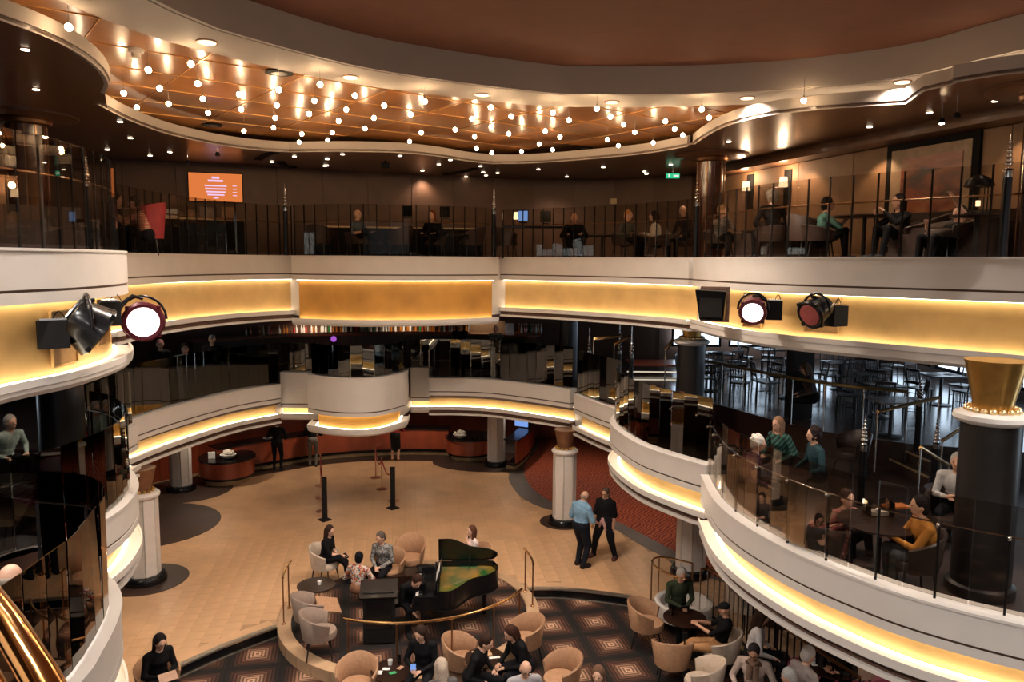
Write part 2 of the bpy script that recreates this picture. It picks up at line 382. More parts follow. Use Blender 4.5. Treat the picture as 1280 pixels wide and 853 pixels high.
M_dinefloor = mat('dining_floor', (.055, .042, .038), .2, 0, .25, 3, 0, coat=.15, stretch=(1, 6, 1))
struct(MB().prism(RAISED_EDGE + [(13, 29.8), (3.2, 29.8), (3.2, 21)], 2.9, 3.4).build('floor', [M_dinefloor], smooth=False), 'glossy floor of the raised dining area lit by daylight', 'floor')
def offset_c(pl, u):
    global VC
    sv = VC; VC = (1.7, 7); r = offset(pl, u, True); VC = sv; return r
# --- top ceiling: opening with lit cove, wood panels, oval ring
O1 = crom([(-6.4, 1.5)] + P2([(0, 22.5), (37, 36), (75, 52), (105, 69), (127.5, 88), (136, 105), (131, 116)], 9.2))
O2 = crom(P2([(124, 130), (163, 149.6), (211, 166.6), (272, 180), (326, 187), (361, 189)], 9.2))
O3 = crom(P2([(361, 189), (430, 188.5), (498, 190), (545.6, 194.4), (583, 200.5), (615, 204)], 9.2))
O4 = crom(P2([(615, 204), (668, 203), (736, 198), (804, 191.4), (860, 182)], 9.2))
O5 = crom(P2([(867, 180), (877, 173), (904, 158), (952, 144.5), (1020, 136), (1088, 131), (1132, 128.5)], 9.2))
O6 = crom(P2([(1132, 128.5), (1156, 112), (1190, 104), (1250, 92)], 9.2) + [(9.5, 7.5), (9.0, 3)])
OPEN = O1 + O2[1:] + O3[1:] + O4[1:] + O5 + O6[1:] + [(6, -2), (0, -3), (-5, -2)]
struct(MB().ring(RECT, OPEN, 9.2, 9.24).build('ceiling', [M_soffit, M_soffit], smooth=False), 'low glossy brown ceiling over the top deck around the opening', 'ceiling')
for k, (pl, w) in enumerate(((O1, 'over the left lounge, ending in a rounded nose'), (O2, 'over the far left lounge'), (O3, 'above the centre bay'), (O4, 'right of the centre bay'), (O5, 'over the mahogany column'), (O6, 'at upper right'))):
    t = thing('trim', (0, 0, 0), f'cream curved ceiling cove rim {w}', 'cove rim', kind='structure'); t.name = f'trim_{k+1}'
    MB().sweep(pl, [(-.02, 9.18), (.0, 9.18), (.0, 9.24), (.02, 9.24), (.02, 9.40), (-.06, 9.42), (-.06, 9.2)]).build('rim', M_ring, t)
    MB().sweep(pl, [(-.34, 9.26), (-.28, 9.26), (-.28, 9.275), (-.34, 9.275)]).build('cove_light', M_led_cove, t)
t = thing('ceiling', (0, 0, 9.64), 'raised amber wood panel ceiling with gold diamond grid and hanging bulbs', 'ceiling', kind='structure')
BACKING = t
RO = crom(P2([(72, 0), (169, 38.4), (240, 60), (430, 103), (647, 130), (736, 133.6), (860, 133), (986, 127.5), (1129, 114), (1224, 99), (1280, 86)], 9.5) + [(8.6, 7.5), (8.2, 3.5), (5.6, .2), (2, -1), (-1.8, 0), (-4.4, 2.7), (-5.2, 5.6)], .5, True)
MB().ring(RECT, offset_c(RO, .4), 9.68, 9.71).build('backing', M_soffit, t, smooth=False).location = (0, 0, -9.64)
RIN = offset_c(RO, .5)
PW = 1.5; ang = math.radians(38); pan = None
Rz = Matrix.Rotation(ang, 2)
cnt = 0
gl = MB()
for i in range(-9, 10):
    for j in range(-9, 10):
        c = Rz @ Vector((i*PW, j*PW*.8)) + Vector((0.8, 13))
        if not (inside(c, OPEN) or any(inside(c + Rz @ Vector((a*PW/2, b*PW*.4)), OPEN) for a in (-1, 1) for b in (-1, 1))): continue
        if inside(c, RIN) or c.y < 2: continue
        if any(inside(c + Rz @ Vector((a*PW/2, b*PW*.4)), offset_c(RO, .98)) for a in (-1, 0, 1) for b in (-1, 0, 1)): continue
        if pan is None:
            pan = MB().box((0, 0, 0), (PW-.02, PW*.8-.02, .03)).build('panel', M_ceilwood, t, smooth=False); o = pan
        else:
            o = pan.copy(); COL.objects.link(o)
        o.location = (c.x, c.y, 0); o.rotation_euler = (0, 0, ang)
        gl.box((0, 0, 0), (PW-.03, .014, .010)); n8 = len(gl.v)-8
        R3 = Matrix.Rotation(ang, 3, 'Z')
        for q in range(n8, n8+8):
            p = R3 @ (Vector(gl.v[q]) + Vector((0, -PW*.4, -.022))); gl.v[q] = (p.x + c.x, p.y + c.y, p.z)
        gl.box((0, 0, 0), (.014, PW*.8-.03, .010)); n8 = len(gl.v)-8
        for q in range(n8, n8+8):
            p = R3 @ (Vector(gl.v[q]) + Vector((-PW/2, 0, -.022))); gl.v[q] = (p.x + c.x, p.y + c.y, p.z)
o = gl.build('gold_trim', M_ceilgold, t, smooth=False); o['kind'] = 'stuff'
t = thing('ceiling', (0, 0, 0), 'large pale oval ring hanging from the ceiling with recessed lamps and brown dome', 'ceiling', kind='structure')
VCs = VC; VC = (1.7, 7)
MB().sweep(RO, [(0, 9.5), (.93, 9.5), (.93, 9.515), (.96, 9.515), (.96, 9.5), (1.02, 9.5), (1.02, 9.95), (0, 9.95)], True).build('ring', M_ring, t)
dm = offset(RO, 1.0, True)
MB().prism(dm, 9.94, 9.98).build('dome', M_dome, t, smooth=False)
VC = VCs
# --- outer walls
def wall(nm, a, b, z0, z1, m, lb, th=.2):
    a = Vector(a); b = Vector(b); d = b - a
    return struct(MB().box(((a.x+b.x)/2, (a.y+b.y)/2, (z0+z1)/2), (d.length, th, z1-z0), math.atan2(d.y, d.x)).build(nm, m, smooth=False), lb, 'wall')
wall('wall_left', (-13, -5), (-13, 30), -.5, 9.8, M_wallbrown, 'dark brown outer wall along the left side')
wall('wall_right', (13, -5), (13, 30), -.5, 9.8, M_wallbrown, 'dark brown outer wall along the right side')
wall('wall_back', (-13, 30), (13, 30), -.5, 9.8, M_wallbrown, 'dark brown outer wall at the far end')
wall('wall_front', (-13, -5), (13, -5), -.5, 9.8, M_wallbrown, 'dark brown outer wall behind the viewer')
# top-deck lounge walls (panelled)
def panel_wall(nm, pl, z0, z1, m, lb, w=1.2, body=M_wallbrown):
    t = thing(nm, (0, 0, 0), lb, 'wall', kind='structure')
    MB().sweep(pl, [(-.12, z0), (0, z0), (0, z1), (-.12, z1)]).build('wall_body', body, t)
    pts = resample(pl, w)
    for a, b in zip(pts, pts[1:]):
        a = Vector(a); b = Vector(b); d = b-a; c = (a+b)/2
        n = Vector((-d.y, d.x)).normalized(); n = n if n.dot(Vector(VC)-c) > 0 else -n
        c = c + n*.015
        MB().box((c.x, c.y, (z0+z1)/2), (d.length-.015, .03, z1-z0-.02), math.atan2(d.y, d.x)).build('panel', m, t, smooth=False)
    return t
UWALL = [(-12.9, 17.4), (-10.2, 18.7), (-7.5, 19.6), (-5.0, 21.0), (-2, 22.0), (.2, 22.8), (2.5, 22.9), (4.9, 21.6), (5.3, 20.2)]
panel_wall('wall_back', UWALL, 6.86, 9.2, M_wallbrown, 'brown panelled wall at the back of the top deck lounge')
RWALL = [(5.3, 20.2), (5.9, 18.3), (6.9, 15.0), (7.75, 12.5), (8.7, 10.0), (9.6, 7.5)]
panel_wall('wall_right', RWALL, 6.86, 9.0, M_walltan, 'tan wall with sconces and picture on the right of the top deck', 1.6, M_walltan)
# bulkhead with cove above the tan wall
t = thing('trim', (0, 0, 0), 'brown wooden bulkhead with hidden lamps above the tan wall', 'bulkhead', kind='structure'); t.name = 'trim_7'
MB().sweep(RWALL, [(0, 9.0), (.55, 9.0), (.55, 9.08), (.48, 9.08), (.48, 9.2), (0, 9.2)]).build('bulkhead', M_soffit, t)
for x, y in ((6.35, 16.6), (6.95, 14.6), (7.9, 11.9)):
    spot('wall_washer', (x-.25, y-.1, 8.98), 45, (1, .66, .38), math.radians(110), .5, .03)
# middle-deck and ground back walls
MW = crom([(-12.8, 21), (-9.5, 24), (-6, 26.3), (-2, 27.2), (2, 27), (5, 26.5), (7.5, 26.8), (12.8, 27)], 1.2)
panel_wall('wall_back', MW, 3.4, 5.41, M_wallbrown, 'dark panelled wall behind the middle deck bar', 1.5)
GW = crom([(-12.8, 19.5), (-11, 22.5), (-8.5, 25.2), (-5, 27.9), (-1, 28.9), (1, 29.0), (2.4, 29.3)], 1.0)
panel_wall('wall_back', GW, 0, 2.48, M_red, 'glossy red wood wall behind the reception desks', 1.3, M_red)
# --- main floor
EDGE_L = [(-13, 3.5), (-9.5, 7.7), (-7.0, 10.5), (-5.96, 11.61), (-5.1, 12.75), (-4.36, 13.53)]
PC = Vector((-1.93, 14.2)); PR = 2.5
EDGE_R = [(.37, 15.25), (.9, 15.27), (1.4, 15.2), (2.0, 15.05), (2.64, 14.83), (3.0, 14.65)]
RAILP = [pz(x, y, .85) for x, y in [(882, 713), (905, 722), (935, 748), (975, 778), (1020, 810), (1060, 838)]]
RAIL2 = [(p.x, p.y) for p in RAILP]
PITEDGE = EDGE_L + [(PC.x + PR*math.cos(a), PC.y + PR*math.sin(a)) for a in np.linspace(math.radians(196), math.radians(384), 20)] + EDGE_R + [(3.25, 14.2), (3.5, 13.9)] + RAIL2[1:] + [(8.2, 7), (9.5, 3), (13, -1)]
FRONT = PITEDGE + [(13, 30), (-13, 30)]
t = thing('floor', (0, 0, 0), 'tan tiled main floor of the atrium', 'floor', kind='structure')
MB().prism(FRONT, -.22, -.003, 0).build('screed', M_grout, t, smooth=False)
# tiles
TAN = P2([(672, 560)], 0)
greyedge = P2([(640, 555), (637, 587), (636, 600), (648, 618), (669, 631.5), (695, 639.5), (735, 650), (772, 664), (799, 681), (826, 695), (850, 712)], 0)
TANPOLY = EDGE_L[2:] + [(PC.x + PR*math.cos(a), PC.y + PR*math.sin(a)) for a in np.linspace(math.radians(196), math.radians(20), 20)] + EDGE_R + [(3.6, 15.4)] + greyedge[::-1] + [(-1, 26.5), (-5, 26), (-9.8, 23), (-12, 18), (-12, 8)]
tl = [MB().box((0, 0, -.006), (.295, .295, .014)).build('tile', m, t, smooth=False) for m in (M_tile, M_tile2)]
cells = []
ta = math.radians(98); Tc, Ts = math.cos(ta), math.sin(ta)
for i in range(-60, 60):
    for j in range(-60, 60):
        lx, ly = i*.3 + (.15 if j % 2 else 0), j*.3
        x, y = lx*Tc - ly*Ts - 2, lx*Ts + ly*Tc + 17
        if y < 6 or not inside((x, y), TANPOLY): continue
        if not all(inside((x+a, y+b), FRONT) for a in (-.2, .2) for b in (-.2, .2)): continue
        cells.append((x, y))
cells.sort(key=lambda c: (0 if -6.6 < c[0] < 3 else 1, c[1]))
first = True; rest = MB(); n = 0
for k, (x, y) in enumerate(cells):
    if k < 296:
        src = tl[random.random() < .35]
        if not src.get('used'): o = src; src['used'] = 1
        else: o = src.copy(); COL.objects.link(o)
        o.location = (x, y, 0); o.rotation_euler = (0, 0, ta)
    else:
        rest.box((x, y, -.006), (.295, .295, .014), ta, mi=int(random.random() < .35))
o = rest.build('tiles', [M_tile, M_tile2], t, smooth=False); o['kind'] = 'stuff'
for s_ in tl:
    if 'used' in s_: del s_['used']
    elif s_.location.length == 0: bpy.data.objects.remove(s_)
for o in COL.objects:
    if 'used' in o: del o['used']
# border and nosing of the sunken floor
ME = mat('nosing_metal', (.62, .55, .46), .3, .9)
for nm, e, lb in (('trim_8', EDGE_L, 'bright metal nosing of the floor step at lower left'), ('trim_9', EDGE_R, 'bright metal nosing above the black riser right of the piano')):
    tt = thing('trim', (0, 0, 0), lb, 'step nosing', kind='structure'); tt.name = nm
    pl = crom(e, .3)
    cc = (0, 5) if nm == 'trim_8' else (1.5, 10); sv = VC; VC = cc if nm == 'trim_9' else (-3, 8)
    MB().sweep(pl, [(-.28, -.004), (-.03, -.004), (-.03, .004), (-.28, .004)]).build('tile_border', M_tile2, tt)
    MB().sweep(pl, [(-.05, -.02), (.06, -.02), (.06, .012), (-.05, .012)]).build('nosing', ME, tt)
    MB().sweep(pl, [(-.02, -.22), (.04, -.22), (.04, -.02), (-.02, -.02)]).build('riser', M_black, tt)
    MB().sweep(pl, [(.03, -.205), (.08, -.205), (.08, -.18), (.03, -.18)]).build('foot_trim', ME, tt)
    VC = sv
# carpets
def carpet_mat():
    m = bpy.data.materials.new('diamond_carpet'); m.use_nodes = True; nt = m.node_tree; N = nt.nodes; L = nt.links; b = N['Principled BSDF']
    b.inputs['Roughness'].default_value = .9
    tc = N.new('ShaderNodeTexCoord'); mp = N.new('ShaderNodeMapping'); mp.inputs['Rotation'].default_value = (0, 0, math.radians(-12)); L.new(tc.outputs['Object'], mp.inputs[0])
    sp = N.new('ShaderNodeSeparateXYZ'); L.new(mp.outputs[0], sp.inputs[0])
    def math_(op, a, bb=None):
        n = N.new('ShaderNodeMath'); n.operation = op
        for i, q in enumerate((a, bb)):
            if q is None: continue
            if isinstance(q, (int, float)): n.inputs[i].default_value = q
            else: L.new(q, n.inputs[i])
        return n.outputs[0]
    P_ = .9
    def cell(s, off): return math_('ABSOLUTE', math_('SUBTRACT', math_('FRACT', math_('ADD', math_('DIVIDE', s, P_), off)), .5))
    X, Y = sp.outputs[0], sp.outputs[1]
    d = math_('MAXIMUM', cell(X, .406), cell(Y, .47))          # 0 centre .. .5 edge
    st = math_('FRACT', math_('MULTIPLY', d, 15))
    line = math_('GREATER_THAN', st, .5)
    fall = math_('MAXIMUM', math_('SUBTRACT', 1.0, math_('MULTIPLY', d, 2.3)), 0)
    cr = N.new('ShaderNodeValToRGB'); e = cr.color_ramp.elements; e[0].position = 0; e[0].color = (.010, .005, .004, 1); e[1].position = 1; e[1].color = (.66, .40, .26, 1)
    k = cr.color_ramp.elements.new(.4); k.color = (.10, .035, .018, 1)
    L.new(fall, cr.inputs[0])
    dk = N.new('ShaderNodeVectorMath'); dk.operation = 'SCALE'; L.new(cr.outputs[0], dk.inputs[0])
    L.new(math_('ADD', math_('MULTIPLY', line, .72), .28), dk.inputs['Scale']); L.new(dk.outputs[0], b.inputs['Base Color']); return m
M_carpet = carpet_mat()
struct(MB().prism([(-13, -5), (13, -5), (13, 16), (-13, 16)], -.3, -.19).build('floor', M_carpet, smooth=False), 'sunken lounge carpet with concentric glowing diamonds on dark brown', 'floor')
def wavy(name, c0, c1, sc, rot=(0, 0, 0)):
    m = bpy.data.materials.new(name); m.use_nodes = True; nt = m.node_tree; N = nt.nodes; L = nt.links; b = N['Principled BSDF']; b.inputs['Roughness'].default_value = .85
    tc = N.new('ShaderNodeTexCoord'); mp = N.new('ShaderNodeMapping'); mp.inputs['Rotation'].default_value = rot; L.new(tc.outputs['Object'], mp.inputs[0])
    w = N.new('ShaderNodeTexWave'); w.inputs['Scale'].default_value = sc; w.inputs['Distortion'].default_value = 7; w.inputs['Detail'].default_value = 2; w.inputs['Detail Scale'].default_value = 1.2
    L.new(mp.outputs[0], w.inputs[0]); cr = N.new('ShaderNodeValToRGB'); cr.color_ramp.elements[0].color = (*c0, 1); cr.color_ramp.elements[1].color = (*c1, 1); cr.color_ramp.elements[0].position = .35; cr.color_ramp.elements[1].position = .65
    L.new(w.outputs['Fac'], cr.inputs[0]); L.new(cr.outputs[0], b.inputs['Base Color']); MATS[name] = m; return m
M_redcarpet = wavy('red_wave_carpet', (.16, .018, .010), (.38, .085, .03), 3.2, (0, 0, .6))
M_pinkcarpet = wavy('pink_line_carpet', (.30, .04, .10), (.5, .16, .22), 1.1, (0, 0, 1.1))
M_greyfloor = mat('grey_stone_band', (.13, .105, .095), .45, 0, .15, 2)
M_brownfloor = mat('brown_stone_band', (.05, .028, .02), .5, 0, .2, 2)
grey_out = greyedge
red_edge = P2([(662, 524), (668, 545), (672, 560), (658, 579), (656, 595), (669, 614), (696, 630), (735, 640), (769, 651.6), (806, 670), (842, 689), (870, 703)], 0)
red_edge = crom(red_edge, .25); grey_out = crom([(-.9, 27.8)] + P2([(628, 560), (637, 587), (636, 600), (648, 618), (669, 631.5), (695, 639.5), (735, 650), (772, 664), (799, 681), (826, 695), (850, 712)], 0), .25)
struct(MB().prism(grey_out + [(4.6, 15.6), (4.2, 18), (13, 22), (13, 29.8), (-.9, 29.8)], -.004, .006).build('floor', M_greyfloor, smooth=False), 'grey stone band between tan tiles and red carpet', 'floor')
struct(MB().prism(red_edge + [(4.3, 16.2), (5.2, 14.7), (6.5, 11), (9, 7), (13, 4), (13, 29), (4.2, 29)], -.004, .012).build('floor', M_redcarpet, smooth=False), 'red wavy patterned carpet behind the standing couple', 'floor')
struct(MB().prism([(4.6, 12.4), (5.0, 11.6), (6.0, 10.0), (7.5, 8), (13, 4.2), (13, 12), (8, 13.5)], .0, .016).build('floor', M_pinkcarpet, smooth=False), 'pink carpet with pale wavy lines under the tables at lower right', 'floor')
def disc(poly, lb): struct(MB().prism(poly, -.003, .009).build('floor', M_brownfloor, smooth=False), lb, 'floor')
circ = lambda x, y, r, sx=1: [(x + r*sx*math.cos(a), y + r*math.sin(a)) for a in np.linspace(0, 2*PI, 33)[:-1]]
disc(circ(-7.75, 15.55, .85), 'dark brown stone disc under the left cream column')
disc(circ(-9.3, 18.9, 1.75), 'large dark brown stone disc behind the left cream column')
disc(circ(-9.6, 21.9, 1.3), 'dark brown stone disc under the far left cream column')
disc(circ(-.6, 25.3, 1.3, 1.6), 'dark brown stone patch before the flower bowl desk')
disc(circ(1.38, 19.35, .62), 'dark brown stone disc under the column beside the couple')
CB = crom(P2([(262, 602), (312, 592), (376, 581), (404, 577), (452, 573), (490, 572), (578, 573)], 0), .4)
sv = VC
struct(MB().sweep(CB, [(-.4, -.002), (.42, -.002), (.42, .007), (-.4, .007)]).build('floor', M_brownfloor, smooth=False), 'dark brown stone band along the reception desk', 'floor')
# round platform of the piano: rim and carpet
t = thing('piano_platform', (PC.x, PC.y, 0), 'round carpeted platform with tan stone rim under the grand piano', 'platform', kind='structure')
n_ = 64
MB().sweep([(PR*math.cos(a), PR*math.sin(a)) for a in np.linspace(0, 2*PI, n_+1)[:-1]], [(.0, -.2), (.0, .02), (.03, .03), (.24, .03), (.24, -.2)], True, frames=[(-math.cos(a), -math.sin(a)) for a in np.linspace(0, 2*PI, n_+1)[:-1]]).build('rim', mat('rim_stone', (.50, .33, .20), .3, 0, .08), t)
MB().lathe([(PR-.25, -.1), (PR-.25, .012)], n=64).build('carpet', M_carpet, t)
# ================================================================== RAILINGS
S.cycles.transparent_max_bounces = 32
def balustrade(pl, z0, h, label, g, w=.34, rail=.8, post_r=.011, mpost=None, mrail=None, railr=.014, u=-.10, top=False, clamps=False, posts=1):
    pts = resample(offset(pl, u), w)
    t = thing('glass_balustrade', (pts[0][0], pts[0][1], z0), label, 'railing')
    T = Vector((pts[0][0], pts[0][1], z0)); mpost = mpost or M_blackm; mrail = mrail or M_bronze
    fr = frame2(pts); pan = pst = None
    for i, (a, b) in enumerate(zip(pts, pts[1:])):
        a3 = Vector((*a, z0)) - T; b3 = Vector((*b, z0)) - T; c = (a3+b3)/2; d = b3-a3
        jit = random.uniform(-.03, .03)
        o = MB().box((0, 0, .04+(h-.04)/2), (d.length-.012, .010, h-.04)).build('glass_panel', g, t, smooth=False)
        o.location = c; o.rotation_euler = (random.uniform(-.012, .012), 0, math.atan2(d.y, d.x)+jit)
    for i, a in enumerate(pts):
        if i % posts: continue
        a3 = Vector((*a, z0)) - T; n = Vector((*fr[i], 0))
        if pst is None:
            mb = MB().box((0, 0, (h if top else rail)/2), (post_r*2, post_r*2, (h if top else rail)))
            pst = mb.build('post', mpost, t, smooth=False); o = pst
        else: o = pst.copy(); COL.objects.link(o)
        o.location = a3 - n*.03
        o.rotation_euler = (0, 0, math.atan2(n.y, n.x))
        if clamps and i % 2 == 0:
            MB().ball((0, 0, 0), .022, 8, 5).build('clamp', M_chrome, t).location = a3 + Vector((0, 0, rail)) + n*.02
    MB().tube([Vector((*a, z0+rail)) - T + Vector((*n, 0))*-.045 for a, n in zip(pts, fr)], railr, 6).build('mid_rail', mrail, t)
    return t
def finial_post(x, y, z0, h, hb, label, group=None, rz=0, shaft=M_black):
    t = thing('finial_post', (x, y, z0), label, 'post', group=group)
    MB().cyl((0, 0, 0), (0, 0, hb), .055, n=14).build('shaft', shaft, t)
    q = h - hb; pr = [(.055, 0), (.06, .03), (.045, .05), (.05, q*.2)]
    z = q*.2
    mb = MB().lathe([(.052, hb-.12), (.056, hb-.1), (.056, hb-.02), (.04, hb), (.03, hb+.02)], n=12)
    for k, r in enumerate((.05, .044, .038, .032, .027, .022)):
        z = hb + .03 + q*(.13*k + .02); mb.ball((0, 0, z+r*.6), (r, r, r*.8), 10, 6)
    mb.cyl((0, 0, hb), (0, 0, hb+q*.96), .014, .004, 6)
    mb.build('finial', M_chrome, t); return t
UL = ['left nearest section beside the left stage lamps', 'section below the orange screen', 'section on the golden centre bay', 'section between centre bay and mahogany column', 'long right-hand section before the tan wall']
for k, d in enumerate(UP):
    pl = [p for p in d['pl'] if p[1] > 5.0]
    balustrade(pl, 6.9, 1.2, f'smoked top-deck glass railing, {UL[k]}', M_glass, .30 if k < 4 else .36, .80, top=True)
for (px, D, lb) in ((113, 11.9, 'tall black post with chrome beaded finial at the rounded corner of the left top deck'), (358, 18.3, 'black post with chrome beaded finial at the left end of the golden centre bay'), (617, 18.9, 'black post with chrome beaded finial at the right end of the golden centre bay'),
                    (869, 15.75, 'chrome beaded finial post just before the mahogany column'), (1252, 9.75, 'black post with chrome beaded finial at far upper right')):
    p = py_(px, 326, D); finial_post(p.x, p.y, 6.9, 1.72 if D > 12 else 1.55, 1.15 if D > 12 else 1.1, lb)
ML_ = ['closest one beside the brass handrail', 'dark curved section on the rounded left balcony', 'short left section', 'long left curve before the bar', 'narrow piece left of the white bulge', 'curved section on the white centre bulge', 'narrow piece right of the white bulge', 'right curve before the bar', 'short section behind the woman in beige', 'rounded section below the woman in beige', 'long sweeping section in front of the right-hand lounge']
for k, d in enumerate(MID):
    pl = [p for p in d['pl'] if p[1] > 4.2]
    balustrade(pl, d['zl'], 1.1 if k not in (4, 5, 6) else .8, f'tinted glass railing of the middle deck, {ML_[k]}', M_glassamber if k == 0 else (M_glassm if k == 10 else M_glassd), .30, .78 if k not in (4, 5, 6) else .6,
               mpost=M_chrome if k in (3, 5, 7, 8, 9) else M_blackm, mrail=M_chrome, railr=.009, clamps=k in (9, 10), posts=2)
# ================================================================== COLUMNS
def bead_ring(t, z, r, br, n, m=M_pearl):
    first = None
    for k in range(n):
        a = 2*PI*k/n
        if first is None: first = MB().ball((0, 0, 0), br, 8, 6).build('bead', m, t); o = first
        else: o = first.copy(); COL.objects.link(o)
        o.location = (r*math.cos(a), r*math.sin(a), z)
def ground_column(x, y, label, r=.30, cap=True, ztop=2.5):
    t = thing('column', (x, y, 0), label, 'column', rz=random.uniform(-.1, .1) + math.atan2(-x, y))
    MB().lathe([(r+.14, 0.01), (r+.14, .1), (r+.1, .16), (r+.05, .17)], n=24).build('base', M_black, t)
    zs = ztop-.62 if cap else ztop
    for k in range(8):      # fluted shaft: eight cream panels around a dark core
        a = 2*PI*k/8 + PI/8
        MB().box((r*.92*math.cos(a), r*.92*math.sin(a), (.17+zs)/2), (.06, r*.72, zs-.17), a).build('panel', M_colwhite, t, smooth=False)
    MB().cyl((0, 0, .1), (0, 0, zs), r*.86, n=16).build('core', M_groove, t)
    if cap:
        cl_ = MB().lathe([(r+.02, zs), (r+.06, zs+.02), (r+.07, zs+.07), (r+.03, zs+.11), (.1, zs+.12)], n=24).build('collar', M_colwhite, t)
        bead_ring(cl_, zs+.15, r*.8, .035, 14, M_goldcap)
        MB().lathe([(r*.72, zs+.12), (r*.74, zs+.25), (r*.85, zs+.42), (r*1.02, zs+.62)], n=20).build('capital', mat('brown_capital', (.22, .11, .06), .35, .5), t)
    return t
ground_column(-7.75, 15.5, 'cream fluted column on a dark disc left of the tan floor', .30, ztop=2.45)
ground_column(-9.75, 21.9, 'cream column beside the left flower bowl desk', .28, False, 2.5)
ground_column(-.5, 24.9, 'cream column right of the right flower bowl desk', .27, False, 2.5)
ground_column(1.39, 19.25, 'cream fluted column with brown capital behind the standing couple', .28)
ground_column(3.95, 16.05, 'cream column behind the grey-haired man in green sweater', .30)
def mid_column(x, y, label, r=.30, ztop=5.4, capm=M_goldcap, zc=4.9, z0=2.9):
    t = thing('column', (x, y, z0), label, 'column')
    z = lambda q: q-z0
    MB().lathe([(r+.05, 0), (r+.05, .12), (r, .14), (r, z(zc))], n=28).build('shaft', M_darkcol, t)
    cl_ = MB().lathe([(r, z(zc)-.01), (r+.06, z(zc)+.01), (r+.09, z(zc)+.05), (r+.08, z(zc)+.1), (r+.0, z(zc)+.13), (.1, z(zc)+.13)], n=28).build('collar', M_colwhite, t)
    bead_ring(cl_, z(zc)+.15, r*.82, .042, 18)
    MB().lathe([(r*.66, z(zc)+.12), (r*.68, z(zc)+.25), (r*.82, z(zc)+.45), (r*1.02, z(ztop)+.28)], n=28).build('capital', capm, t)
    return t
mid_column(5.62, 8.75, 'large black column with gold bell capital and bead ring at right', .32, 5.42, zc=4.97)
mid_column(3.97, 16.7, 'black column with gold capital below the wall speaker', .30, 5.42, zc=5.0)
mid_column(1.55, 20.9, 'black column with bead collar right of the bar', .26, 5.5, zc=5.28, z0=3.4)
t = thing('column', (-6.95, 11.55, 2.9), 'dark plain column in the left middle deck lounge', 'column')
MB().cyl((0, 0, 0), (0, 0, 2.8), .32, n=28).build('shaft', M_darkcol, t)
t = thing('column', (6.35, 16.6, 3.4), 'square dark column among the dining tables', 'column')
MB().box((0, 0, 1.16), (.45, .45, 2.3)).build('shaft', M_darkcol, t, smooth=False)
def top_column(x, y, r, label):
    t = thing('column', (x, y, 6.86), label, 'column')
    MB().cyl((0, 0, 0), (0, 0, 2.2), r, n=28).build('shaft', M_reddarkcol, t)
    for k in range(12):
        a = 2*PI*k/12; MB().box((r*math.cos(a), r*math.sin(a), 1.1), (.012, .02, 2.18), a).build('seam_strip', M_bronze, t, smooth=False)
    MB().lathe([(r+.01, 2.16), (r+.07, 2.19), (r+.09, 2.24), (r+.07, 2.30), (r, 2.32)], n=28).build('collar', M_bronze, t)
    MB().lathe([(r+.42, 2.28), (r+.5, 2.31), (r+.5, 2.35)], n=32).build('ceiling_rose', M_soffit, t)
    return t
top_column(4.42, 17.3, .31, 'glossy mahogany column on the top deck right of the seated group')
top_column(-8.3, 13.2, .33, 'glossy mahogany column in the dark left lounge of the top deck')
top_column(7.35, 10.6, .34, 'dark column at the right edge of the top deck')
# ================================================================== CEILING FITTINGS
bulbs = [(253,100),(545,257),(587,325),(620,382),(455,343),(503,395),(702,235),(727,308),(746,364),(765,415),(880,348),(887,402),(897,482),(1025,330),(1018,387),(1012,434),(1006,470),(1177,311),(1156,371),(1137,419),(1110,493),(1100,523),(1222,487),(1245,445),(1205,515)]
bulbs = [(x/2.942, y/2.942) for x, y in bulbs]
bulbs += [(430+x/2.942, y/2.942) for x, y in [(8,403),(40,352),(110,434),(77,473),(148,388),(245,421),(297,373),(284,488),(241,520),(409,477),(471,437),(480,503),(487,546),(540,395),(542,467),(543,562),(615,428),(606,492),(653,557),(718,530),(740,482),(767,551),(768,414),(827,442),(794,504),(930,400),(980,429),(1028,458),(1069,486),(969,514),(1009,536),(1137,525),(1182,446),(1216,475),(1246,497)]]
bulbs += [(850+x/2.942, y/2.942) for x, y in [(80,402),(107,433),(455,370)]]
proto = None
for px, py in bulbs:
    p = pz(px, py, 9.28)
    if proto is None:
        proto = thing('pendant_bulb', p, 'small bare warm bulb hanging on a thin rod from the amber ceiling', 'pendant light', group='hanging bulbs under the amber ceiling')
        MB().cyl((0, 0, .05), (0, 0, .35), .004, n=5).build('rod', M_chrome, proto)
        MB().cyl((0, 0, .03), (0, 0, .08), .012, n=8).build('socket', M_chrome, proto)
        MB().ball((0, 0, 0), .040, 10, 7).build('bulb', M_bulb, proto)
        kids = [o for o in bpy.data.objects if o.parent is proto]
    else:
        t = proto.copy(); COL.objects.link(t); t.location = p
        for ch in kids:
            c = ch.copy(); COL.objects.link(c); c.parent = t
def many(name, pts, label, cat, group, parts, rz=None):
    pr = None
    for i, p in enumerate(pts):
        if pr is None:
            pr = thing(name, p, label, cat, group=group)
            ks = [mb.build(n, m, pr) for n, mb, m in parts]
        else:
            t = pr.copy(); COL.objects.link(t); t.location = p
            for ch in ks:
                c = ch.copy(); COL.objects.link(c); c.parent = t
many('ring_downlight', [(x, y, 9.5) for x, y in ring_spots + ring_hidden], 'round recessed lamp in the pale ceiling ring', 'downlight', 'recessed lamps of the pale ring',
     [('bezel', MB().lathe([(.105, -.012), (.13, -.012), (.135, 0), (.105, 0)], n=20), M_bronze), ('lens', MB().lathe([(.0001, -.022), (.105, -.020), (.105, -.012)], n=20), M_downring)])
dl = [(31, 60), (44, 110), (148, 62)] and []
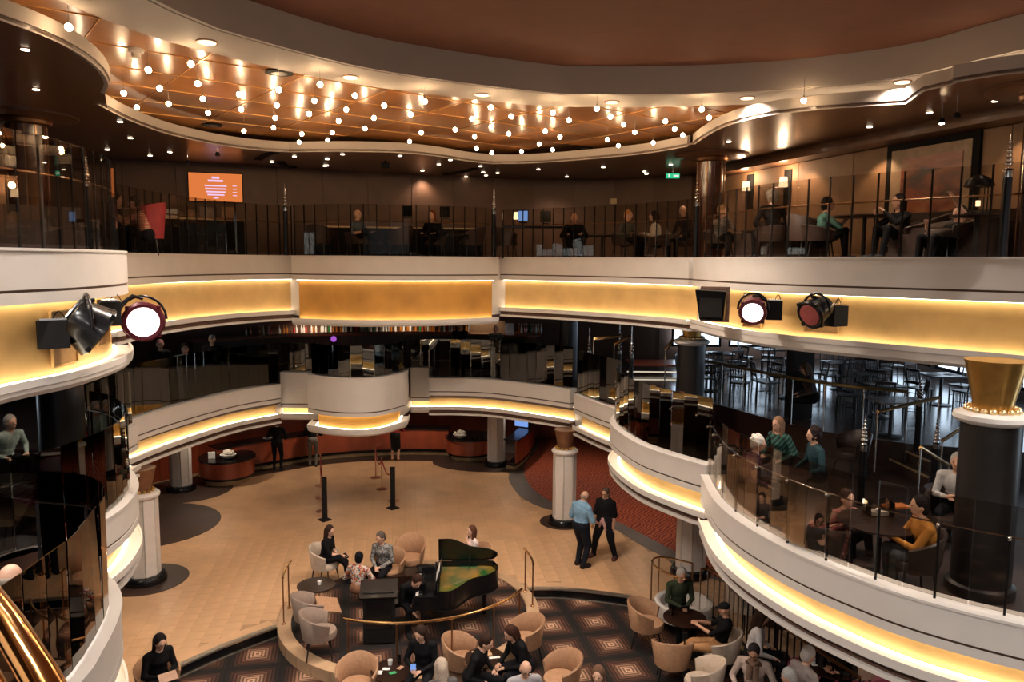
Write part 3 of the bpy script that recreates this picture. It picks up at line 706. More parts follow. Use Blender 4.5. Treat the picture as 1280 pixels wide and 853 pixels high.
dlp = [(31.5,61),(45,111),(150,151.5),(163,172),(134,186.5),(187.6,194),(212.3,189.7),(340,202),(345,210),(368,195),(409,198.5),(408.5,206.5),(428,192.5),(406,207),(500,194.4),(528,213),(548.5,205),(563,199.6),(600.5,207.5),(604,215),(607.5,219),(622,216),(582.5,220.8),(673,211.5),(708.6,220.7),(754,208.6),(805.5,214),(808,217),(838.5,205.5),(911,176.5),(975,182),(1087,158),(1162,140),(1243,116),(1244,125.6),(1068,175.5),(68,203),(78,187)]
many('ceiling_downlight', [pz(x, y, 9.2) for x, y in dlp], 'tiny recessed spot in the low brown ceiling of the top deck', 'downlight', 'tiny spots in the low brown ceiling',
     [('bezel', MB().lathe([(.045, -.01), (.06, -.01), (.062, 0), (.045, 0)], n=14), M_bronze), ('lens', MB().lathe([(.0001, -.018), (.045, -.016), (.045, -.010)], n=14), M_down)])
# dark curved slots, smoke detectors, small camera, vents
for (pts, lb) in (([(322, 199), (334, 192.5), (345, 190)], 'black curved ceiling slot, upper left of the pair at the left cove kink'), ([(350, 202), (358, 207.5), (369, 209)], 'black curved ceiling slot, lower right of the pair at the left cove kink'), ([(555, 217.5), (575, 215), (594, 210)], 'long black curved slot in the low ceiling above the right end of the centre bay')):
    pp = crom([tuple(pz(x, y, 9.2)[:2]) for x, y in pts], .2); sv = VC
    o = MB().sweep(pp, [(-.09, 9.175), (.09, 9.175), (.09, 9.205), (-.09, 9.205)]).build('ceiling_slot', M_blackm); tag(o, lb, 'ceiling slot')
def detector(px, py, z, lb, m=M_ring, r=.1):
    p = pz(px, py, z); t = thing('smoke_detector', p, lb, 'smoke detector')
    MB().lathe([(r, 0), (r, -.04), (r*.8, -.06)], n=16).build('base', m, t); MB().lathe([(r*.6, -.05), (r*.55, -.11), (r*.3, -.12)], n=14).build('sensor', m, t)
detector(170, 61, 9.62, 'cream smoke detector on the amber ceiling at upper left')
detector(938, 133, 9.62, 'cream smoke detector on the amber ceiling just under the pale ring at right')
p = pz(482, 201, 9.2); t = thing('ceiling_camera', p, 'small black box camera on the low ceiling above the centre bay', 'camera')
MB().cyl((0, 0, -.05), (0, 0, 0), .03).build('mount', M_blackm, t); MB().box((0, 0, -.11), (.2, .16, .12)).build('housing', M_blackm, t, smooth=False)
for px, py, lb in ((349, 90, 'black oval vent in the amber ceiling beside the pale ring'), (265, 156, 'black oval vent in the amber ceiling at left near the cove'), (731, 185, 'black oval vent in the amber ceiling near the far cove')):
    p = pz(px, py, 9.61); t = thing('ceiling_vent', p, lb, 'vent')
    MB().lathe([(.2, 0), (.21, -.02), (.14, -.02)], n=20).build('frame', M_blackm, t); MB().lathe([(.12, -.03), (.12, -.01)], n=16).build('disc', M_groove, t)
# track spots on ceiling
for px, py, lb in ((185, 141, 'small track spot'), (272, 193, 'small dark ceiling spot above the orange screen'), (235, 203, 'small ceiling spot up left of the orange screen'), (1177, 152, 'bright hanging spot above the large picture'), (1196, 145, 'dark unlit hanging spot right of the large picture lamp')):
    if px == 185: continue
    p = pz(px, py, 9.0); t = thing('ceiling_spot', p, lb, 'spotlight')
    MB().cyl((0, 0, .03), (0, 0, .2), .008, n=6).build('stem', M_chrome, t); MB().lathe([(.03, .05), (.05, .0), (.05, -.03)], n=12).build('head', M_blackm, t)
    MB().ball((0, 0, -.03), (.04, .04, .015), 10, 5).build('lamp', M_bulb if px in (1177,) else M_groove, t)
# ================================================================== STAGE LAMPS AND SPEAKER ON THE TOP FASCIA
def aimed(d, roll=0): return Vector(d).to_track_quat('Z', 'Y').to_matrix()
def stage_lamp(px, py, D, tgt, lb, lit, r=.17, arm_to=None, scale=1):
    c = py_(px, py, D); d = (Vector(tgt) - c).normalized(); R = aimed(d)
    t = thing('stage_lamp', c, lb, 'stage lamp')
    ho_ = MB().lathe([(r*.75, -.32), (r*.9, -.26), (r*1.0, -.12), (r*1.12, .0), (r*1.16, .03), (r*1.04, .05), (r*.86, .036)], n=24, R=R).build('housing', M_burg if lit else M_black, t)
    MB().lathe([(.001, .03), (r*.84, .032), (r*.84, .046), (.001, .055)], n=24, R=R).build('lens', M_lens if lit else mat('dark_pink_lens', (.45, .12, .12), .15), ho_)
    for k in range(4):
        a = PI/4 + k*PI/2; q = R @ Vector((r*1.14*math.cos(a), r*1.14*math.sin(a), .02)); MB().box(q, (.05, .05, .05), rot=R).build('filter_clip', M_burg if lit else M_black, ho_, smooth=False)
    mb = MB().tube([R @ Vector((r*1.25*math.cos(a), r*1.25*math.sin(a)*0 , -.10)) + Vector((0, 0, r*1.35*math.sin(a))) for a in np.linspace(0, PI, 11)], .018, 8); mb.build('yoke', M_black, t)
    b = Vector(arm_to) - c
    MB().tube([Vector((0, 0, r*1.3)), Vector((0, 0, r*1.3)) + b*.3, b + Vector((0, 0, .03))], .024, 8).build('arm', M_black, t)
    MB().box(b + Vector((0, 0, .0)), (.3, .24, .30), math.atan2(d.y, d.x)).build('ballast_box', M_blackm, t, smooth=False)
    MB().box(b + Vector((0, 0, .17)), (.26, .2, .02), math.atan2(d.y, d.x)).build('bracket', M_chrome, t, smooth=False)
    cab = [b + Vector((0, 0, .15)) + Vector((.02*k, .01*k, .10*math.sin(PI*k/6))) for k in range(7)]
    MB().tube(cab, .006, 6).build('cable', M_blackm, t)
    return c, d
ctr = (-.8, 15.5, .5)
stage_lamp(179, 402, 10.1, (-1.0, 3.0, 4.5), 'lit burgundy stage lamp facing us on the left balcony front', True, .235, py_(138, 392, 9.7))
stage_lamp(120, 414, 8.6, (-2.2, 10.5, 3.6), 'unlit black stage lamp in profile, left of the lit left one', False, .27, py_(66, 418, 8.3))
stage_lamp(941, 390, 12.0, (1.5, 6, 3.5), 'lit burgundy stage lamp facing us on the right balcony front', True, .19, py_(968, 388, 12.25))
stage_lamp(1014, 393, 10.9, (1.0, 9.0, 4.5), 'unlit stage lamp with pink lens, right of the lit right one', False, .19, py_(1043, 395, 11.15))
c = py_(889, 381, 13.3); t = thing('wall_speaker', c, 'black trapezoid loudspeaker on the gold band left of the right stage lamps', 'speaker', rz=math.radians(-20))
mb = MB(); v = [(-.26, -.2, .26), (.26, -.2, .24), (.26, .1, .26), (-.2, .1, .28), (-.18, -.14, -.26), (.22, -.14, -.26), (.26, .12, -.26), (-.14, .12, -.26)]
mb.add(v, [(0, 1, 2, 3), (7, 6, 5, 4), (0, 4, 5, 1), (1, 5, 6, 2), (2, 6, 7, 3), (3, 7, 4, 0)]).build('cabinet', M_black, t, smooth=False)
MB().box((.01, -.19, .0), (.38, .015, .42), rot=Matrix.Rotation(-.11, 3, 'X')).build('grille', M_blackm, t, smooth=False)
MB().box((0.05, .15, 0), (.5, .06, .62)).build('wall_box', M_vent, t, smooth=False)
def onwall(px, py, pl, off=.04):
    """point where the sight line of a pixel meets a plan polyline"""
    r = ray(px, py); best = None
    for a, b in zip(pl, pl[1:]):
        a = Vector(a); b = Vector(b); d = b-a; det = r.x*(-d.y) + d.x*r.y
        if abs(det) < 1e-9: continue
        t_ = (a.x*(-d.y) + d.x*a.y)/det; s_ = (r.x*a.y - r.y*a.x)/det
        if 0 <= s_ <= 1 and t_ > 0: best = (t_, d)
    t_, d = best; n = Vector((-d.y, d.x)).normalized(); p = EYE + r*t_
    if n.dot(Vector(VC) - p.to_2d()) < 0: n = -n
    return p + Vector((n.x, n.y, 0))*off, math.atan2(-n.x, n.y) + PI
# niches around the stage lamps
M_niche = mat('niche_gold', (.42, .24, .08), .6, .05)
for px, py, w, h, src, lb in ((942, 388, .56, .60, S5, 'gold framed niche behind the lit right stage lamp'), (1028, 392, .56, .60, S5, 'gold framed niche behind the unlit right stage lamp'),
                          (78, 422, .55, .62, S1, 'gold framed niche behind the unlit left stage lamp'), (126, 402, .5, .60, S1, 'gold framed niche behind the lit left stage lamp')):
    p, a = onwall(px, py, offset(src, -.235), .012); t = thing('lamp_niche', p, lb, 'niche', rz=a)
    MB().box((0, 0, 0), (w, .012, h)).build('back_panel', M_niche, t, smooth=False)
    for q in (-1, 1): MB().box((q*w/2, -.01, 0), (.02, .03, h)).build('frame_side', M_gold, t, smooth=False); MB().box((0, -.01, q*h/2), (w, .03, .02)).build('frame_side', M_gold, t, smooth=False)
# ================================================================== TOP DECK WALL THINGS
p, a = onwall(270, 235, UWALL, .12)
def text(body, size, m, parent, loc, name='lettering', rot=(PI/2, 0, 0), ext=.002, align='CENTER'):
    c = bpy.data.curves.new(name, 'FONT'); c.body = body; c.size = size; c.align_x = align; c.extrude = ext; c.materials.append(m)
    o = bpy.data.objects.new(name, c); COL.objects.link(o); o.parent = parent; o.location = loc; o.rotation_euler = rot; return o
t = thing('television', p, 'wall television showing an orange slide with small pale lettering', 'television', rz=a)
MB().box((0, .03, 0), (1.30, .05, .74)).build('frame', M_blackm, t, smooth=False); sc_ = MB().box((0, 0, 0), (1.26, .01, .70)).build('screen', M_screen, t, smooth=False)
for k, (wd, y) in enumerate(((.18, .24), (.36, .165))):
    MB().box((0, -.01, y), (wd, .006, .05)).build('text_line', M_screentext, sc_, smooth=False)
for k, wd in enumerate((.52, .50, .46, .40, .12)):
    MB().box((0, -.01, .04 - k*.075), (wd, .006, .035)).build('text_line', M_screentext, sc_, smooth=False)
for k in range(4): MB().box((.45, -.01, .05 - k*.08), (.10, .006, .02)).build('text_line', M_screentext, sc_, smooth=False)
p = pz(841, 220, 9.02); t = thing('exit_sign', p, 'green lit exit sign hanging by the far ceiling', 'exit sign')
MB().box((0, 0, 0), (.34, .05, .12)).build('panel', M_green, t, smooth=False); MB().cyl((0, 0, .08), (0, 0, .26), .01, n=6).build('stem', M_chrome, t)
MB().box((-.1, -.03, 0), (.04, .008, .08)).build('running_figure', M_signw, t, smooth=False); MB().box((.08, -.03, 0), (.14, .008, .04)).build('arrow', M_signw, t, smooth=False)
p, a = onwall(764, 252, UWALL, .06); t = thing('wall_sign', p, 'small two-part sign on the far brown wall', 'sign', rz=a)
MB().box((-.1, 0, 0), (.18, .02, .16)).build('plate', M_walltan, t, smooth=False); MB().box((.1, 0, 0), (.18, .02, .16)).build('plate', M_plinth, t, smooth=False)
for px, py, lb in ((938, 233, 'wall sconce with white shade, left of the two'), (985, 228, 'wall sconce with white shade, right of the two')):
    p, a = onwall(px, py, RWALL, .12); t = thing('wall_sconce', p, lb, 'wall lamp', rz=a)
    MB().lathe([(.10, -.11), (.08, .11)], n=18).build('lamp_shade', M_shade, t); MB().box((.05, .09, -.15), (.26, .04, .85)).build('back_plate', M_blackm, t, smooth=False)
    MB().cyl((0, 0, -.2), (0, .08, -.2), .012, n=6).build('arm', M_bronze, t); MB().cyl((0, 0, -.22), (0, 0, -.1), .012, n=6).build('stem', M_bronze, t)
    l = bpy.data.lights.new('sconce_lamp', 'POINT'); l.energy = 26; l.color = (1, .66, .38); l.shadow_soft_size = .08
    o = bpy.data.objects.new('sconce_lamp', l); o.location = p + Vector((-.1, -.15, .18)); COL.objects.link(o)
# large abstract picture
def painting():
    m = bpy.data.materials.new('red_abstract_print'); m.use_nodes = True; nt = m.node_tree; N = nt.nodes; L = nt.links; b = N['Principled BSDF']; b.inputs['Roughness'].default_value = .3
    tc = N.new('ShaderNodeTexCoord'); mp = N.new('ShaderNodeMapping'); mp.inputs['Scale'].default_value = (.7, 1, 1.9); L.new(tc.outputs['Object'], mp.inputs[0])
    n = N.new('ShaderNodeTexNoise'); n.inputs['Scale'].default_value = 1.7; n.inputs['Detail'].default_value = 6; n.inputs['Distortion'].default_value = .8; L.new(mp.outputs[0], n.inputs[0])
    cr = N.new('ShaderNodeValToRGB'); e = cr.color_ramp.elements; e[0].position = .36; e[0].color = (.07, .02, .012, 1); e[1].position = .66; e[1].color = (.42, .17, .07, 1); k = e.new(.5); k.color = (.28, .05, .02, 1)
    L.new(n.outputs['Fac'], cr.inputs[0]); L.new(cr.outputs[0], b.inputs['Base Color']); return m
pa, a = onwall(1114, 250, RWALL, .05); pb, _ = onwall(1220, 240, RWALL, .05); w = (pb-pa).length; c = (pa+pb)/2; a = math.atan2((pb-pa).y, (pb-pa).x)
t = thing('framed_picture', (c.x, c.y, 8.0), 'large framed red and orange abstract picture on the tan wall', 'picture', rz=a)
fr_ = MB().box((0, 0, 0), (w+.16, .06, 1.96)).build('frame', M_blackm, t, smooth=False); MB().box((0, -.035, 0), (w-.1, .02, 1.74)).build('mat_board', mat('mount_board', (.42, .30, .20), .7), fr_, smooth=False)
MB().box((.05, -.05, .1), (w-.5, .02, 1.2)).build('print', painting(), fr_, smooth=False)
# ================================================================== PEOPLE
SK = {'fair': (.62, .36, .25), 'tan': (.50, .27, .17), 'brown': (.22, .10, .06)}
def cm(c, r=.8):
    c = tuple(c); n = 'cloth_%02x%02x%02x' % tuple(int(255*min(1, q)) for q in c)
    return mat(n, c, r, 0, .15, 14, .15, spec=.1)
def skinm(k): return mat('skin_'+k, SK[k], .55, 0, .06, 10)
def hairm(c): n = 'hair_%02x%02x%02x' % tuple(int(255*q) for q in c); return mat(n, c, .7, 0, .35, 30, .5, stretch=(6, 6, 1), spec=.12)
PENDING = []
def ik(S_, T_, l1, l2, hint):
    d = T_ - S_; L = d.length
    if L > (l1+l2)*.985: T_ = S_ + d*((l1+l2)*.985/L); d = T_-S_; L = d.length
    a = (l1*l1 - l2*l2 + L*L)/(2*L); h = math.sqrt(max(l1*l1 - a*a, 0)); u = d/L
    hn = hint - u*hint.dot(u); hn = hn.normalized() if hn.length > 1e-4 else u.orthogonal().normalized()
    return S_ + u*a + hn*h, T_
def person(label, loc, face, pose='sit', seat=.45, lean=8, hands=None, feet=None, hd=(0, 0), top=(.007, .007, .008), bottom=(.008, .008, .010), hair=(.03, .02, .015),
           style='short', skin='fair', sleeve='long', glasses=False, skirt=False, shoe=(.02, .02, .02), s=1.0, female=False, group=None, twist=0, pattern=None, extra=None, vox=.017, fat=1.0):
    """face: world heading in degrees the person looks to (-90 = towards the viewer). Local frame: +Y forward, +X the person's right."""
    x, y, z = loc
    root = thing('person', (x, y, z), label, 'person', rz=math.radians(face-90), group=group); root.scale = (s, s, s)
    ph = seat+.10 if pose == 'sit' else .93
    P = Vector((0, 0, ph)); R = Matrix.Rotation(math.radians(-lean), 3, 'X') @ Matrix.Rotation(math.radians(twist), 3, 'Z')
    T = lambda v: P + R @ Vector(v)
    neck = T((0, 0, .50)); Rh = Matrix.Rotation(math.radians(hd[0]), 3, 'Z') @ Matrix.Rotation(math.radians(-hd[1]), 3, 'X')
    hc = neck + Vector((0, .015, .0)) + R @ Vector((0, 0, .035)) + Rh @ Vector((0, .02, .112))
    H = lambda v: hc + Rh @ (Vector(v)*1.06)
    sw = .195 if not female else .17
    prims = []   # (mesh add fn, centre a, centre b, radius, key)
    mb = MB(); segs = []
    def cap(a, b, r0, r1, key):
        g = 1.0 if key == 'skin' else 1.14*fat; r0 *= g; r1 *= g; mb.cap(a, b, r0, r1, 10); segs.append((Vector(a), Vector(b), (r0+r1)/2, key))
    def ball(c, r, key, RR=None):
        g = 1.0 if key == 'skin' else 1.12*fat; r = tuple(q*g for q in r); mb.ball(c, r, 12, 8, R=RR); segs.append((Vector(c), Vector(c), sum(r)/3, key))
    ball(T((0, -.01, .02)), (.165 if female else .155, .125, .13), 'bottom', R); ball(T((0, 0, .17)), (.135, .105, .16), 'top', R)
    ball(T((0, .005, .33)), (.165 if not female else .150, .115, .17), 'top', R)
    if female: ball(T((0, .07, .33)), (.12, .07, .07), 'top', R)
    for sx in (-1, 1): cap(T((0, 0, .44)), T((sx*sw, 0, .425)), .07, .058, 'top')
    cap(T((0, 0, .44)), hc - Rh @ Vector((0, .0, .06)), .055, .05, 'skin')
    ball(H((0, 0, .01)), (.080, .098, .112), 'skin', Rh); ball(H((0, .018, -.055)), (.056, .068, .062), 'skin', Rh); ball(H((0, .10, -.015)), (.012, .018, .02), 'skin', Rh)
    for sx in (-1, 1): ball(H((sx*.078, -.005, -.005)), (.012, .022, .032), 'skin', Rh)
    # arms
    hands = hands or ([(-.20, .28, .62), (.20, .28, .62)] if pose == 'sit' else [(-.24, .05, .82), (.24, .05, .82)])
    post = MB(); handp = []
    for sx, hp in zip((-1, 1), hands):
        S_ = T((sx*sw, 0, .425)); e, w = ik(S_, Vector(hp), .285, .255, Vector((sx*.7, -.45, -.8)))
        cap(S_, e, .052, .043, 'top'); k2 = 'top' if sleeve == 'long' else 'skin'
        if sleeve == 'none': segs[-1] = (*segs[-1][:3], 'skin')
        cap(e, w, .041, .028, k2); d = (w-e).normalized(); pc = w + d*.045
        side = d.cross(Vector((0, 0, 1))); side = side.normalized() if side.length > .2 else Vector((1, 0, 0)); RRh = Matrix((side, d, side.cross(d))).transposed()
        ball(pc, (.036, .048, .018), 'skin', RRh); handp.append(root and (pc + d*.05))
        up = side.cross(d)
        for k, L in enumerate((.062, .072, .070, .054)):
            b = pc + d*.035 + side*((k-1.5)*.018); m_ = b + d*(L*.55) - up*(abs(up.z)*.0+.006); c = m_ + d*(L*.4) - up*.02*(1 if up.z > 0 else -1)
            post.cap(b, m_, .0088, .0082, 6, 1); post.cap(m_, c, .0082, .0068, 6, 1)
        tb = pc - side*sx*.03 - d*.01; post.cap(tb, tb - side*sx*.022 + d*.04, .0105, .0085, 6, 1)
    # legs
    if feet is None: feet = [(-.13, .44, 0), (.13, .40, 0)] if pose == 'sit' else [(-.11, .03, 0), (.11, -.02, 0)]
    for sx, fp in zip((-1, 1), feet):
        hip = P + Vector((sx*.09, 0, -.02)); ank = Vector(fp) + Vector((0, 0, .085)); k, ank = ik(hip, ank, .44, .42, Vector((sx*.12, 1, .35 if pose == 'sit' else 0)))
        cap(hip, k, .088, .060, 'bottom'); lk = 'skin' if skirt else 'bottom'
        cap(k, ank, .056, .040, lk); toe = ank + Vector((sx*.03, .15, -.045)); cap(ank + Vector((0, -.03, -.04)), toe, .042, .036, 'shoe')
        if skirt and pose == 'stand': pass
    if skirt:
        kn = [ik(P + Vector((sx*.09, 0, -.02)), Vector(fp) + Vector((0, 0, .085)), .44, .42, Vector((0, 1, .35 if pose == 'sit' else 0)))[0] for sx, fp in zip((-1, 1), feet)]
        mid = (kn[0]+kn[1])/2; cap(P, mid, .17, .14, 'bottom')
    mats = [cm(top), skinm(skin), cm(bottom), cm(shoe, .5), mat('eye_dark', (.015, .01, .01), .2), mat('lips_'+skin, tuple(q*.6 for q in SK[skin]), .5)]
    if pattern: mats[0] = pattern
    for sx in (-1, 1): post.ball(H((sx*.030, .086, .012)), (.012, .008, .007), 8, 5, 4, Rh)
    post.ball(H((0, .086, -.058)), (.022, .008, .006), 8, 5, 5, Rh)
    o = mb.build('body', mats, root, smooth=True, ang=180); PENDING.append((o, segs, post, vox))
    # hair
    if style != 'bald':
        hm = MB()
        if style == 'fringe':   # bald on top
            for a in np.linspace(math.radians(200), math.radians(340), 7): hm.ball(H((.070*math.cos(a), .082*math.sin(a), .0)), (.022, .022, .04), 8, 6)
        elif style == 'cap':
            hm.ball(H((0, -.012, .05)), (.086, .104, .075), 14, 8, R=Rh); hm.ball(H((0, .10, .045)), (.07, .07, .012), 12, 6, R=Rh)
        else:
            hm.ball(H((0, -.020, .034)), (.094, .103, .108), 14, 9, R=Rh)
            hm.ball(H((0, -.052, -.02)), (.086, .070, .09), 12, 8, R=Rh)
        if style in ('long', 'bob'):
            L = -.30 if style == 'long' else -.13
            hm.cap(H((0, -.07, .0)), H((0, -.085, L)), .078, .055)
            for sx in (-1, 1): hm.cap(H((sx*.066, -.012, .04)), H((sx*.072, -.02, L*.8)), .034, .03)
        if style == 'bun': hm.ball(H((0, -.12, .06)), .05, 10, 7)
        if style == 'curly':
            for k in range(26):
                v = Vector((random.uniform(-1, 1), random.uniform(-1, .35), random.uniform(-.5, 1))).normalized(); hm.ball(H((v.x*.088, v.y*.1-.015, v.z*.1+.03)), .034, 8, 6)
        ho = hm.build('hair' if style != 'cap' else 'cap', hairm(hair), root, smooth=True, ang=180); PENDING.append((ho, None, None, .014))
    if glasses:
        g = MB()
        for sx in (-1, 1): g.tube([H((sx*.034 + .026*math.cos(a), .102, .010 + .021*math.sin(a))) for a in np.linspace(0, 2*PI, 13)[:-1]], .003, 5, closed=True); g.tube([H((sx*.058, .10, .012)), H((sx*.08, .0, .012))], .003, 5)
        g.tube([H((-.01, .104, .012)), H((.01, .104, .012))], .003, 5); g.build('glasses', M_blackm, root)
    root['_h'] = 0; del root['_h']
    M = Matrix.Translation((x, y, z)) @ Matrix.Rotation(math.radians(face-90), 4, 'Z') @ Matrix.Scale(s, 4)
    hw = [M @ q for q in handp]
    return root, hw, M
def finish_people():
    for o, segs, post, vox in PENDING:
        m = o.modifiers.new('r', 'REMESH'); m.mode = 'VOXEL'; m.voxel_size = vox; m.use_smooth_shade = True
        m = o.modifiers.new('s', 'SMOOTH'); m.factor = .5; m.iterations = 2
    dg = bpy.context.evaluated_depsgraph_get(); dg.update()
    new = [bpy.data.meshes.new_from_object(o.evaluated_get(dg)) for o, *_ in PENDING]
    for (o, segs, post, vox), me in zip(PENDING, new):
        mats = [m for m in o.data.materials]; o.modifiers.clear(); old = o.data
        if segs:
            n = len(me.polygons); c = np.empty(n*3); me.polygons.foreach_get('center', c); c = c.reshape(-1, 3)
            best = np.full(n, 1e9); idx = np.zeros(n, int); KEY = {'top': 0, 'skin': 1, 'bottom': 2, 'shoe': 3}
            for a, b, r, key in segs:
                a = np.array(a); b = np.array(b); d = b-a; L = d@d
                t = np.clip(((c-a)@d)/L, 0, 1) if L > 1e-9 else np.zeros(n)
                ds = np.linalg.norm(c - (a + t[:, None]*d), axis=1) - r
                w = ds < best; best[w] = ds[w]; idx[w] = KEY[key]
            vs = np.empty(len(me.vertices)*3); me.vertices.foreach_get('co', vs); V = vs.reshape(-1, 3).tolist()
            Fc = [tuple(p.vertices) for p in me.polygons]; off = len(V)
            V += [tuple(v) for v in post.v]; Fc += [tuple(i+off for i in f) for f in post.f]; mi = idx.tolist() + post.m
            m2 = bpy.data.meshes.new('body'); m2.from_pydata(V, [], Fc)
            for m in mats: m2.materials.append(m)
            m2.polygons.foreach_set('material_index', mi); m2.shade_smooth(); m2.update(); bpy.data.meshes.remove(me); me = m2
        else:
            me.materials.clear()
            for m in mats: me.materials.append(m)
            me.shade_smooth()
        o.data = me; bpy.data.meshes.remove(old)
def prints(name, cols, scale=30):
    m = bpy.data.materials.new(name); m.use_nodes = True; nt = m.node_tree; N = nt.nodes; L = nt.links; b = N['Principled BSDF']; b.inputs['Roughness'].default_value = .85
    tc = N.new('ShaderNodeTexCoord'); v = N.new('ShaderNodeTexVoronoi'); v.inputs['Scale'].default_value = scale; L.new(tc.outputs['Object'], v.inputs[0])
    sp = N.new('ShaderNodeSeparateColor'); L.new(v.outputs['Color'], sp.inputs[0]); cr = N.new('ShaderNodeValToRGB'); cr.color_ramp.interpolation = 'CONSTANT'
    e = cr.color_ramp.elements; e[0].position = 0; e[0].color = (*cols[0], 1); e[1].position = 1/len(cols); e[1].color = (*cols[1], 1)
    for k, c in enumerate(cols[2:]): q = e.new((k+2)/len(cols)); q.color = (*c, 1)
    L.new(sp.outputs[0], cr.inputs[0]); L.new(cr.outputs[0], b.inputs['Base Color']); return m
def stripes(name, a, c, scale, axis='Z'):
    m = bpy.data.materials.new(name); m.use_nodes = True; nt = m.node_tree; N = nt.nodes; L = nt.links; b = N['Principled BSDF']; b.inputs['Roughness'].default_value = .85
    tc = N.new('ShaderNodeTexCoord'); w = N.new('ShaderNodeTexWave'); w.bands_direction = axis; w.inputs['Scale'].default_value = scale; L.new(tc.outputs['Object'], w.inputs[0])
    cr = N.new('ShaderNodeValToRGB'); cr.color_ramp.interpolation = 'CONSTANT'; e = cr.color_ramp.elements; e[0].color = (*a, 1); e[1].position = .5; e[1].color = (*c, 1)
    L.new(w.outputs['Fac'], cr.inputs[0]); L.new(cr.outputs[0], b.inputs['Base Color']); return m
def smallbox(nm, loc, d, m, lb, cat, rot=(0, 0, 0)):
    o = MB().box((0, 0, 0), d).build(nm, m, smooth=False); o.location = loc; o.rotation_euler = rot; return tag(o, lb, cat)
# ================================================================== FURNITURE
def tub_chair(loc, rz, m, label, group=None, s=1.0, high=.80, arm=.62):
    """rz: heading in degrees the sitter faces"""
    t = thing('tub_chair', loc, label, 'chair', rz=math.radians(rz-90), group=group); t.scale = (s,)*3
    v = []; f = []; n = 26; rr = [(.285, .30), (.33, .30)]
    for i in range(n+1):
        a = math.radians(-90 + (i/n-.5)*2*122); w = abs(i/n-.5)*2; top = high + (arm-high)*(w**1.6); c, s_ = math.cos(a), math.sin(a)
        for r, z in ((.245, .36), (.295, top), (.315, top+.012), (.335, top-.005), (.27, .33)): v.append((r*c, r*s_*1.02, z))
    for i in range(n):
        for k in range(5): K = (k+1) % 5; f.append((i*5+k, (i+1)*5+k, (i+1)*5+K, i*5+K))
    f += [(0, 1, 2, 3, 4), tuple(n*5+k for k in (4, 3, 2, 1, 0))]
    MB().add(v, f).build('backrest', m, t, ang=60)
    MB().lathe([(.18, .33), (.255, .34), (.265, .40), (.25, .45), (.20, .465), (.001, .47)], (0, .03, 0), n=28, sy=1.05).build('seat', m, t)
    for sx in (-1, 1):
        for sy in (-1, 1): MB().cyl((sx*.17, sy*.16, .34), (sx*.22, sy*.21, 0), .017, .012, 8).build('leg', M_legblack, t)
    return t
def slat_chair(loc, rz, label, group=None):
    t = thing('slat_back_chair', loc, label, 'chair', rz=math.radians(rz-90), group=group)
    MB().box((0, 0, .45), (.42, .42, .04)).build('seat', mat('seat_leather', (.03, .025, .025), .35), t)
    for sx in (-1, 1):
        MB().cyl((sx*.18, .18, 0), (sx*.18, .18, .44), .018, n=8).build('leg', M_darkwood, t)
        MB().tube([(sx*.18, -.2, 0), (sx*.18, -.18, .45), (sx*.18, -.26, .92)], .018, 8).build('leg', M_darkwood, t)
        MB().cyl((sx*.18, -.19, .2), (sx*.18, .18, .2), .01, n=6).build('stretcher', M_darkwood, t)
    for z in (.90, .60): MB().box((0, -.18-(z-.45)*.17, z), (.38, .02, .06)).build('back_rail', M_darkwood, t, smooth=False)
    for k in range(5): MB().cyl(((k-2)*.065, -.205, .6), ((k-2)*.065, -.255, .9), .008, n=6).build('slat', M_darkwood, t)
    return t
def round_table(loc, r, h, m, label, group=None, nm='round_table'):
    t = thing(nm, loc, label, 'table', group=group)
    MB().lathe([(r-.02, h-.03), (r, h-.02), (r, h), (.001, h)], n=32).build('tabletop', m, t)
    MB().cyl((0, 0, .02), (0, 0, h-.03), .035, n=12).build('pedestal', M_legblack, t); MB().lathe([(r*.55, 0), (r*.55, .015), (.04, .04)], n=24).build('base', M_legblack, t)
    return t
def glass_cup(loc, label, r=.035, h=.11, m=None):
    o = MB().lathe([(r*.8, 0), (r, h), (r*.9, h), (r*.72, .01)], n=14).build('drinking_glass', m or M_clear); o.location = loc; return tag(o, label, 'glass')
G = 0.0; PIT = -.19
mf = PIT
# --- standing couple
person('bald man in light blue shirt and dark trousers standing by the cream column', (1.57, 16.42, G), 40, 'stand', lean=2, hands=[(-.20, .10, .88), (.22, .26, 1.0)], hd=(-8, 18), top=(.20, .36, .52), bottom=(.012, .014, .022), hair=(.3, .22, .18), style='fringe', sleeve='short', shoe=(.02, .01, .01), vox=.014, fat=1.30, s=1.02)
p_, hw, M_ = person('woman in black tee with pink sweater tied round her hips standing in the open', (2.18, 16.95, G), -122, 'stand', lean=0, hands=[(-.24, .06, .80), (.27, .12, .84)], feet=[(-.24, -.05, 0), (.26, .08, 0)], hd=(0, 5), top=(.01, .01, .012), bottom=(.012, .012, .016), hair=(.08, .05, .04), style='bun', sleeve='short', glasses=True, skin='tan', shoe=(.10, .04, .04), female=True, s=.97, vox=.014, fat=1.34)
sw_ = MB(); sw_.tube([(.17*math.cos(a), .13*math.sin(a)-.01, .99+.012*math.sin(3*a)) for a in np.linspace(0, 2*PI, 21)[:-1]], .035, 8, closed=True)
sw_.tube([(.0, .14, .98), (-.05, .17, .86), (-.08, .15, .72)], [.04, .035, .02], 8); sw_.tube([(.0, .14, .98), (.05, .17, .88), (.09, .14, .78)], [.04, .035, .02], 8); sw_.ball((0, .15, .98), .045)
sw_.build('tied_sweater', cm((.62, .38, .38)), p_)
MB().box((0, .150, 1.30), (.13, .006, .016)).build('shirt_print', cm((.45, .33, .22)), p_, smooth=False)
